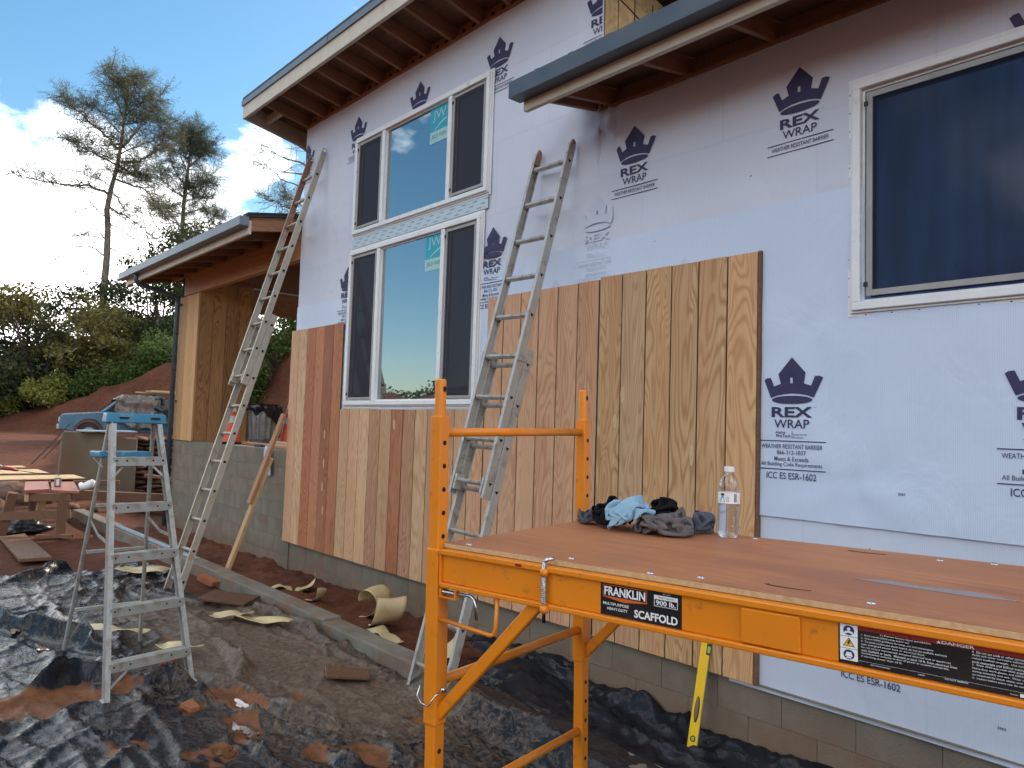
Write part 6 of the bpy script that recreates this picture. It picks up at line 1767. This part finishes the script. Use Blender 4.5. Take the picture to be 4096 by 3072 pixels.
for i, (a, b, w, h, mt, lb) in enumerate((
        ((-15.6, 3.0, .30), (-14.6, 6.1, .12), .16, .16, 'oldwood', 'thick weathered beam lying behind the step ladder'),
        ((-14.6, 3.9, .14), (-13.9, 5.6, .30), .10, .04, 'lumber', 'pale board lying across the soil by the porch wall'),
        ((-15.0, 4.2, .09), (-13.4, 4.9, .14), .28, .03, 'lumber', 'wide pale board on the soil below the pale narrow board'),
        ((-16.4, 4.75, .55), (-14.2, 5.9, .36), .14, .05, 'oldwood', 'grey plank sloping against the dry stone wall'),
        ((-16.6, 3.0, .40), (-16.2, 4.2, .42), .10, .10, 'oldwood', 'dark timber lying in front of the concrete stub'))):
    m = MB(); m.bar(a, b, w, h); tag(m.build('timber', mt, bevel=.004), lb, 'timber')

# ================================================================== PICKUP TRUCK
tl = Vector((.19, .98, 0)).normalized(); tp_ = Vector((-tl.y, tl.x, 0))   # along length (front -> rear), depth away from camera
t0 = Vector((-27.5, 5.22, .84))
TX = Matrix(((tl.x, tp_.x, 0, t0.x), (tl.y, tp_.y, 0, t0.y), (0, 0, 1, t0.z), (0, 0, 0, 1)))
tr = thing('pickup_truck', t0, 'old blue pickup truck covered in plastic tarps behind the concrete stub', 'truck')
TW = 1.62
def side(poly, d0, d1, name, mat, bev=.03):
    m = MB(TX); m.prism(poly, lambda u, v, w: (u, d0 + w, v), d1 - d0); return m.build(name, mat, tr, bevel=bev, seg=2)
arch = lambda c: [(c + .40 * math.cos(a), .36 + .40 * math.sin(a)) for a in [math.pi * k / 8 for k in range(8, -1, -1)]]
body = [(.02, .40), (.0, .62), (.04, .88), (.12, .93), (1.12, 1.02), (1.18, 1.02), (2.85, 1.02), (2.9, .98), (4.75, .98), (4.78, .42)] + [(p[0], p[1]) for p in reversed(arch(3.75))] + [p for p in reversed(arch(.86))]
body = [(.02, .40), (.0, .62), (.04, .88), (.12, .93), (1.12, 1.02), (2.85, 1.02), (2.9, .98), (4.75, .98), (4.78, .42)] + [(3.75 + .4 * math.cos(a), .36 + .4 * math.sin(a)) for a in [math.pi * k / 8 for k in range(1, 8)]] + [(3.33, .34), (1.28, .34)] + [(.86 + .4 * math.cos(a), .36 + .4 * math.sin(a)) for a in [math.pi * k / 8 for k in range(1, 8)]] + [(.45, .36)]
side(body, 0, TW, 'truck_body', 'truckblue', .04)
cab = [(1.12, 1.0), (1.72, 1.53), (1.85, 1.57), (2.65, 1.57), (2.78, 1.5), (2.86, 1.0)]
side(cab, .08, TW - .08, 'cab', 'truckblue', .05)
for d in (.072, TW - .079):
    m = MB(TX); m.prism([(1.30, 1.05), (1.78, 1.47), (2.15, 1.49), (2.15, 1.05)], lambda u, v, w: (u, d + w, v), .007); m.build('side_window', 'carglass', tr)
m = MB(TX); m.add([(1.16, .16, 1.05), (1.16, TW - .16, 1.05), (1.68, TW - .2, 1.49), (1.68, .2, 1.49)], [(0, 1, 2, 3)]); m.v = [tuple(Vector(p) - tl * .012 + Vector((0, 0, .012))) for p in m.v]; m.build('windscreen', 'carglass', tr)
for c in (.86, 3.75):
    for d in (.02, TW - .22):
        w = MB(TX); w.tube([(c, d, .33), (c, d + .2, .33)], .33, 24); tyre = w.build('wheel', 'black', tr, bevel=.03)
        m = MB(TX); m.tube([(c, d - .006, .33), (c, d + .01, .33)], .18, 18); m.build('rim', 'galv', tyre)
m = MB(TX); m.box(-.06, .04, .02, TW - .02, .42, .58); m.build('front_bumper', 'alupale', tr, bevel=.02)
m = MB(TX); m.box(-.012, .02, .12, .38, .66, .82); m.build('headlight', 'whiteplas', tr, bevel=.01)
m = MB(TX); m.box(-.012, .02, TW - .38, TW - .12, .66, .82); m.build('headlight', 'whiteplas', tr, bevel=.01)
# tarps: draped shells over cab and bed
def drape(l0, l1, zt, zb, seed, mat, name, label, dtop=.06):
    X_ = []
    nu, nv = 60, 50
    m = MB()
    def fn(u, v):
        l = l0 + (l1 - l0) * u
        s = v * 2 - 1     # -1 near side bottom .. 0 top .. 1 far side bottom
        n = mnoise.noise(Vector((l * 2.2, s * 3, seed))); n2 = 1 - abs(mnoise.noise(Vector((l * 5 + n, s * 5, seed + 7)))) * 2
        a = min(1, abs(s) * 2.0); b = max(0, abs(s) * 2 - 1)
        top = zt(l)
        d = TW / 2 + math.copysign(1, s) * (min(1, a) * (TW / 2 + .04 + .10 * b))
        z = top + .05 * n2 - b * (top - zb(l)) - .02 * a
        return tuple(TX @ Vector((l + .06 * n, d + math.copysign(1, s) * -.05 * n2 * 0 + (-.07 * n2 if s < 0 else .05 * n2), z)))
    m.grid(fn, nu, nv)
    return tag(m.build(name, mat, smooth=True), label, 'tarp')
drape(1.55, 2.95, lambda l: 1.60 - .5 * max(0, 1.8 - l) ** 1.0 * 1.3, lambda l: .50 + .55 * max(0, 2.1 - l), 3, 'tarpclear', 'tarp', 'dusty translucent plastic draped over the blue truck cab')
drape(2.75, 4.95, lambda l: 1.58 + .10 * math.sin(l * 3) - .10 * (l - 2.7), lambda l: .62 + .35 * math.sin(l * 2.6 + 1), 11, 'tarpblack', 'tarp', 'black plastic tarp draped over the truck bed load')
for i, (l0, l1, d, z) in enumerate(((2.5, 5.2, .35, 1.78), (2.2, 5.0, .60, 1.74), (2.7, 5.4, .85, 1.82))):
    m = MB(TX); m.bar((l0, d, z), (l1, d + .1, z - .02), .20, .045)
    tag(m.build('board', 'lumber', bevel=.004), ['nearest pale board lying on top of the truck tarps', 'lowest pale board lying on top of the truck tarps', 'farthest pale board lying on top of the truck tarps'][i], 'board', 'boards on the truck')

# ================================================================== VEGETATION
def leaf_cloud(centres, n, size, seed, flat=.0):
    """random small quads scattered through blobs: list of (x,y,z,rx,ry,rz)"""
    rng = np.random.default_rng(seed)
    wts = np.array([c[3] * c[4] * c[5] for c in centres]); wts = wts / wts.sum()
    idx = rng.choice(len(centres), n, p=wts)
    C = np.array(centres)[idx]
    d = rng.normal(size=(n, 3)); d /= np.linalg.norm(d, axis=1)[:, None]
    r = rng.random(n) ** (1 / 2.2)
    r = np.where(rng.random(n) < .12, r * 1.18, r)
    P = C[:, :3] + d * r[:, None] * C[:, 3:6]
    # leaves in small sprays
    a = rng.normal(size=(n, 3)); a /= np.linalg.norm(a, axis=1)[:, None]
    b = np.cross(a, rng.normal(size=(n, 3))); b /= np.linalg.norm(b, axis=1)[:, None]
    s = size * (0.6 + .8 * rng.random(n))[:, None]
    V = np.stack([P - a * s, P + b * s * .45, P + a * s, P - b * s * .45], 1).reshape(-1, 3)
    return V
def quad_mesh(name, V, mat, parent):
    me = bpy.data.meshes.new(name)
    n = len(V) // 4
    c = V.mean(0)
    me.vertices.add(len(V)); me.vertices.foreach_set('co', (V - c).astype(np.float32).ravel())
    me.loops.add(len(V)); me.loops.foreach_set('vertex_index', np.arange(len(V), dtype=np.int32))
    me.polygons.add(n); me.polygons.foreach_set('loop_start', np.arange(0, len(V), 4, dtype=np.int32)); me.polygons.foreach_set('loop_total', np.full(n, 4, dtype=np.int32))
    me.update(); me.materials.append(MAT[mat])
    return place(name, me, Vector(c), parent)

def pine(base, view_e, trunk, limbs, label, scale, seed, mat, tufts, tr0=.26):
    """trunk and limbs given as (lateral, height) in metres; depth is random"""
    rng = random.Random(seed)
    t = thing('pine_tree', base, label, 'tree', 'pine trees beyond the yard')
    e = Vector(view_e); dd = Vector((-e.y, e.x, 0))
    pos = lambda l, h, d=0: Vector(base) + e * l + dd * d + Vector((0, 0, h))
    tp = [pos(l, h, 0) for l, h in trunk]
    n = len(tp)
    MB().tube(tp, [tr0 * (1 - .86 * i / (n - 1)) for i in range(n)], 12).build('trunk', 'bark', t, smooth=True)
    tips = []; lm = MB()
    for L_ in limbs:
        pts = L_[0]; w = L_[1]; dens = L_[2]
        dz = rng.uniform(-2.0, 2.0)
        P = [pos(l, h, dz * (i / max(1, len(pts) - 1)) ** 1.2) for i, (l, h) in enumerate(pts)]
        # refine
        Q = []
        for i in range(len(P) - 1):
            for k in range(4):
                Q.append(P[i].lerp(P[i + 1], k / 4) + Vector([rng.uniform(-.06, .06) for _ in range(3)]))
        Q.append(P[-1])
        lm.tube(Q, [w * (1 - .85 * i / (len(Q) - 1)) for i in range(len(Q))], 6)
        for i, q in enumerate(Q):
            f = i / (len(Q) - 1)
            for _ in range(int(dens * (0.3 + f) * 3.0 + rng.random())):
                sl = rng.uniform(.5, 2.1) * (1.15 - .4 * f)
                d = Vector((rng.gauss(0, 1), rng.gauss(0, 1), rng.gauss(.35, .6))).normalized()
                tip = q + d * sl
                lm.tube([q, q.lerp(tip, .5) + Vector((0, 0, -.08)), tip], [w * .22 + .006, .012, .006], 4, False)
                for g in (.35, .5, .65, .8, .92, 1.0):
                    tips.append((q.lerp(tip, g), d))
    lm.build('limbs', 'bark', t, smooth=True)
    R_ = np.random.default_rng(seed)
    V = []
    P0 = np.array([tuple(p) for p, d in tips]); D0 = np.array([tuple(d) for p, d in tips])
    m = tufts
    P = np.repeat(P0, m, 0); Dv = np.repeat(D0, m, 0)
    k = len(P)
    a = Dv * .7 + R_.normal(size=(k, 3)) * .75 + np.array([0, 0, -.12]); a /= np.linalg.norm(a, axis=1)[:, None]
    ln = (.22 + .20 * R_.random(k))[:, None] * scale
    b = np.cross(a, R_.normal(size=(k, 3))); b /= np.linalg.norm(b, axis=1)[:, None]
    wd = .012 * scale
    V = np.stack([P - b * wd, P + a * ln * .6 - b * wd * .8, P + a * ln, P + a * ln * .6 + b * wd * .8], 1).reshape(-1, 3)
    quad_mesh('crown', V, mat, t)
    return t
K1 = 56 / 2960 * .6172 * .87       # metres per unit of the traced limb outline
def LT(pts, ox, oy): return [((x - ox) * K1 * .90, (oy - y) * K1) for x, y in pts]
b1 = (-54.6, 12.5, float(ground_z(-54.6, 12.5)) - .3)
h0 = (1.75 + .143 * 56) - b1[2]         # height above base of the lowest traced trunk point
def limbs1(raw, ox, oy): return [([(l, h + h0) for l, h in LT(p, ox, oy)], w, d) for p, w, d in raw]
tr1 = [(0, 0)] + [(l, h + h0) for l, h in LT([(655, 1900), (660, 1659), (655, 1480), (640, 1350), (660, 1200), (690, 1050), (705, 900), (715, 720), (728, 560), (735, 430)], 660, 1913)]
raw1 = [([(650, 1240), (520, 1215), (400, 1240), (250, 1255), (70, 1235)], .09, 2.4), ([(690, 940), (620, 860), (520, 790), (400, 690), (300, 610)], .09, 3.2), ([(700, 1045), (600, 1020), (480, 1000), (350, 970)], .07, 3.0),
        ([(715, 920), (790, 800), (850, 680), (945, 510)], .10, 3.4), ([(710, 1020), (830, 990), (920, 900), (990, 780), (1030, 630)], .10, 3.4), ([(690, 1140), (850, 1170), (960, 1260), (1060, 1400)], .08, 2.6), ([(660, 1330), (780, 1400), (960, 1540)], .07, 2.2),
        ([(690, 1080), (780, 1085), (880, 1080)], .06, 4.0), ([(715, 720), (640, 560), (610, 430)], .06, 4.2), ([(720, 640), (760, 520), (800, 470)], .05, 4.4), ([(720, 620), (700, 500), (660, 420)], .05, 4.4), ([(715, 700), (800, 600), (860, 460)], .06, 4.2),
        ([(700, 900), (600, 900), (430, 880)], .05, 2.8), ([(715, 760), (780, 720), (930, 620)], .05, 3.2), ([(680, 1240), (760, 1330), (980, 1330)], .06, 2.4), ([(700, 1040), (790, 1080), (950, 1100)], .05, 3.0), ([(700, 960), (850, 860), (1080, 760)], .05, 2.8), ([(655, 1420), (560, 1350), (440, 1420)], .04, 1.0),
        ([(655, 1659), (560, 1600), (430, 1600), (330, 1690)], .06, .9), ([(665, 1440), (740, 1460), (850, 1520)], .04, 1.2), ([(660, 1560), (580, 1500), (470, 1560)], .04, .9), ([(665, 1600), (760, 1620), (830, 1660)], .04, 1.0), ([(665, 1780), (560, 1800), (480, 1900)], .04, .7), ([(660, 1190), (560, 1160), (420, 1150)], .04, 1.6), ([(690, 820), (560, 720), (470, 700)], .05, 3.0)]
pine(b1, (.223, .975, 0), tr1, limbs1(raw1, 660, 1913), 'tallest open crowned pine at the far left against the sky', 1.15, 4, 'needle', 4, .25)
b2 = (-57.2, 18.0, float(ground_z(-57.2, 18.0)) - .3)
K1 = 60 / 2960 * .6172 * .89
h0 = (1.75 + .221 * 60) - b2[2]
tr2 = [(0, 0)] + [(l, h + h0) for l, h in LT([(1183, 1800), (1183, 1560), (1185, 1300), (1195, 1150), (1205, 1000), (1210, 850), (1210, 795)], 1183, 1556)]
raw2 = [([(1200, 1100), (1150, 1000), (1110, 830)], .06, 3.4), ([(1205, 1000), (1240, 920), (1250, 830)], .05, 3.6), ([(1205, 1050), (1280, 980), (1330, 910)], .06, 3.4), ([(1190, 1200), (1110, 1100), (1050, 960)], .06, 3.0), ([(1190, 1250), (1290, 1130), (1370, 1040)], .06, 3.2), ([(1187, 1270), (1080, 1240), (1000, 1160)], .06, 3.0),
        ([(1187, 1300), (1300, 1240), (1380, 1230)], .05, 3.2), ([(1185, 1400), (1100, 1340), (1010, 1300)], .05, 2.8), ([(1185, 1380), (1290, 1330), (1420, 1340)], .05, 3.0), ([(1185, 1480), (1080, 1400), (1000, 1400)], .05, 2.4), ([(1185, 1500), (1300, 1450), (1450, 1380)], .05, 2.4), ([(1205, 950), (1180, 880), (1200, 800)], .04, 4.2), ([(1208, 900), (1260, 870), (1290, 900)], .04, 3.6), ([(1195, 1150), (1240, 1200), (1340, 1150)], .04, 3.0)]
pine(b2, (.301, .954, 0), tr2, limbs1(raw2, 1183, 1556), 'shorter dense pine right of the tallest pine', 1.05, 6, 'needle2', 7, .22)
# pine showing past the left end of the high roof
b3 = (-40.5, 19.6, float(ground_z(-40.5, 19.6)) - .3)
K3 = 45 / 2960 * .6172
hz = 1.75 + 45 * .36 - b3[2]
t3 = [(0, 0), (0, hz * .5), (.05, hz - 4), (0, hz), (0, hz + 3.5)]
raw3 = [([(0, hz - .2), (-1.2, hz + .4), (-2.4, hz + 1.5)], .06, .8), ([(0, hz - 1), (-1.4, hz - .4), (-2.7, hz + .6)], .06, .8), ([(0, hz - 1.6), (-1.5, hz - 1.4), (-2.6, hz - .8)], .05, .7), ([(0, hz - 2.4), (-1.4, hz - 2.2), (-2.3, hz - 1.7)], .05, .7),
        ([(0, hz - 4.0), (-1.0, hz - 3.9), (-2.0, hz - 3.6)], .05, 2.2), ([(0, hz + 1), (-.9, hz + 1.6), (-1.6, hz + 2.6)], .05, .9), ([(0, hz), (1.2, hz + .6), (2.2, hz + 1.6)], .05, .9), ([(0, hz - 3.6), (-.7, hz - 3.2), (-1.4, hz - 3.3)], .04, 2.0)]
pine(b3, (.431, .902, 0), t3, raw3, 'sparse pine peeking out below the left end of the high roof', 1.0, 8, 'needle', 4, .22)

def oak(x, y, h, w, mat, label, seed, n=5200, size=.13, z0=None):
    zb = (float(ground_z(x, y)) if z0 is None else z0) - .2
    t = thing('oak_tree', (x, y, zb), label, 'tree', 'dense oaks beyond the bank')
    rng = random.Random(seed)
    m = MB(); cs = []
    for k in range(rng.randint(3, 5)):
        a = rng.uniform(0, 6.28); r = w * rng.uniform(.2, .5)
        tip = Vector((x + r * math.cos(a), y + r * math.sin(a), zb + h * rng.uniform(.55, .85)))
        b = Vector((x + .2 * math.cos(a), y + .2 * math.sin(a), zb))
        m.tube([b, b.lerp(tip, .4) + Vector((rng.uniform(-.3, .3), rng.uniform(-.3, .3), .2)), tip], [.13, .08, .03], 7)
        for j in range(5):
            e = tip + Vector((rng.gauss(0, w * .22), rng.gauss(0, w * .22), rng.gauss(0, h * .1)))
            m.tube([b.lerp(tip, rng.uniform(.4, .9)), e], [.04, .012], 5)
    m.build('trunk', 'barkdark', t, smooth=True)
    for k in range(26):
        a = rng.uniform(0, 6.28); r = w * .5 * math.sqrt(rng.random())
        zz = zb + h * rng.uniform(.28, .92)
        tap = 1 - .45 * abs((zz - zb) / h - .55)
        s = rng.uniform(.10, .2) * w
        cs.append((x + r * tap * math.cos(a), y + r * tap * math.sin(a), zz, s * 1.25, s * 1.25, s * .7))
    quad_mesh('crown', leaf_cloud(cs, n, size, seed), mat, t)
    return t
OAKS = []
def along(px, dist):
    """ground position on the bearing of a given picture column, at a given distance"""
    a = YAW + math.atan((px - 2048) / 2960.0)
    return dist * math.sin(a), dist * math.cos(a)
for i, (px, dist, ztop, w, mat, lb) in enumerate((
        (-120, 50, 8.5, 6.5, 'oak2', 'dark oak cut off by the left edge of the picture'),
        (60, 52, 8.4, 6.0, 'oak1', 'olive green oak at the far left under the white cloud'),
        (190, 49, 9.3, 6.0, 'oak3', 'yellowish olive oak left of the tallest pine trunk'),
        (330, 54, 10.3, 6.0, 'oak2', 'dark oak just left of the tallest pine trunk'),
        (455, 50, 8.9, 5.0, 'oak3', 'light olive oak in front of the tallest pine trunk'),
        (500, 56, 11.6, 6.0, 'oak2', 'dark oak right of the tallest pine trunk'),
        (620, 53, 13.4, 6.5, 'oak2', 'tall dark oak rising above the porch roof end'),
        (700, 58, 16.6, 6.5, 'oak1', 'oak below the shorter pine seen over the porch gutter'),
        (790, 52, 14.5, 6.0, 'oak2', 'dark oak hidden mostly behind the porch column'))):
    x, y = along(px, dist)
    oak(x, y, ztop - float(ground_z(x, y)), w, mat, lb, 100 + i)

def bush(x, y, h, w, mat, label, seed, n=2600):
    zb = float(ground_z(x, y)) - .1
    t = thing('bush', (x, y, zb), label, 'bush', 'green bushes on the red bank')
    rng = random.Random(seed); m = MB(); cs = []
    for k in range(9):
        a = rng.uniform(0, 6.28); r = w * .38 * math.sqrt(rng.random())
        tip = Vector((x + r * math.cos(a) * 1.2, y + r * math.sin(a) * 1.2, zb + h * rng.uniform(.6, 1.0)))
        m.tube([(x + .1 * math.cos(a), y + .1 * math.sin(a), zb), tip], [.03, .008], 5)
        cs.append((tip.x, tip.y, tip.z - .1 * h, w * .16, w * .16, h * .22)); cs.append((x + r * math.cos(a), y + r * math.sin(a), zb + h * rng.uniform(.25, .6), w * .26, w * .26, h * .28))
    m.build('stems', 'barkdark', t, smooth=True)
    quad_mesh('foliage', leaf_cloud(cs, n, .085, seed), mat, t)
BS = [(-60, 50, 2.2, 3.2), (20, 49.5, 1.8, 2.8), (85, 50, 2.2, 3.0), (150, 49, 1.5, 2.4), (215, 49, 2.0, 2.6), (280, 49, 1.7, 2.6), (345, 49, 1.8, 2.6), (410, 48.5, 1.9, 2.8), (470, 48, 2.0, 2.8), (535, 47.5, 2.0, 3.0), (600, 47, 2.1, 3.0), (660, 46.5, 2.2, 3.0), (720, 46, 2.2, 3.0)]
BL = ['bush cut off by the left edge of the picture', 'second bush from the left edge of the picture', 'tall loose bush left of the yellow green bush', 'low bush just left of the yellow green bush', 'upright pale bush above the yellow green bush', 'low bush at the bank edge left of the blue truck', 'bush above the hood of the blue truck', 'bush above the windscreen of the blue truck', 'bush above the truck cab plastic', 'bush above the boards on the truck', 'bush just left of the downspout on the bank', 'bush partly hidden by the downspout', 'bush hidden behind the porch column']
for i, (px, dist, h, w) in enumerate(BS):
    x, y = along(px, dist)
    bush(x, y, h, w, 'bushyel' if i in (1, 4) else 'bush', BL[i], 200 + i)
x, y = along(175, 47.5); bush(x, y, 1.5, 2.2, 'bushyel', 'bright yellow green bush at the foot of the oaks', 231)
for i, (px, dist) in enumerate(((1040, 34), (1110, 33.5), (1180, 33), (960, 34.5))):
    x, y = along(px, dist); bush(x, y, 2.6, 3.2, 'bush', ['left bush seen through the porch above the red bank', 'middle bush seen through the porch above the red bank', 'right bush seen through the porch against the house corner', 'bush above the bank hidden by the porch column edge'][i], 240 + i)
# undergrowth that reads as one mass behind the bushes
cs = []
rng = random.Random(77)
for k in range(150):
    px = rng.uniform(-260, 900); dist = rng.uniform(49, 66)
    x, y = along(px, dist); z = float(ground_z(x, y))
    cs.append((x, y, z + rng.uniform(.4, 3.6), rng.uniform(.9, 1.7), rng.uniform(.9, 1.7), rng.uniform(.6, 1.3)))
o = quad_mesh('undergrowth', leaf_cloud(cs, 26000, .17, 5), 'oak2', None)
struct(o, 'stuff'); o['label'] = 'dark undergrowth beneath the oaks beyond the bank'
# far ridge woodland seen only as a dark line
cs = []
for k in range(500):
    a = rng.uniform(rad(-178), rad(-20)); d = rng.uniform(300, 430)
    x, y = d * math.cos(a), d * math.sin(a); z = float(ground_z(x, y))
    cs.append((x, y, z + 1, rng.uniform(4, 8), rng.uniform(4, 8), rng.uniform(3, 6)))
o = quad_mesh('distant_woodland', leaf_cloud(cs, 30000, 1.1, 15), 'oak2', None)
struct(o, 'stuff'); o['label'] = 'distant woodland on the hills across the valley'
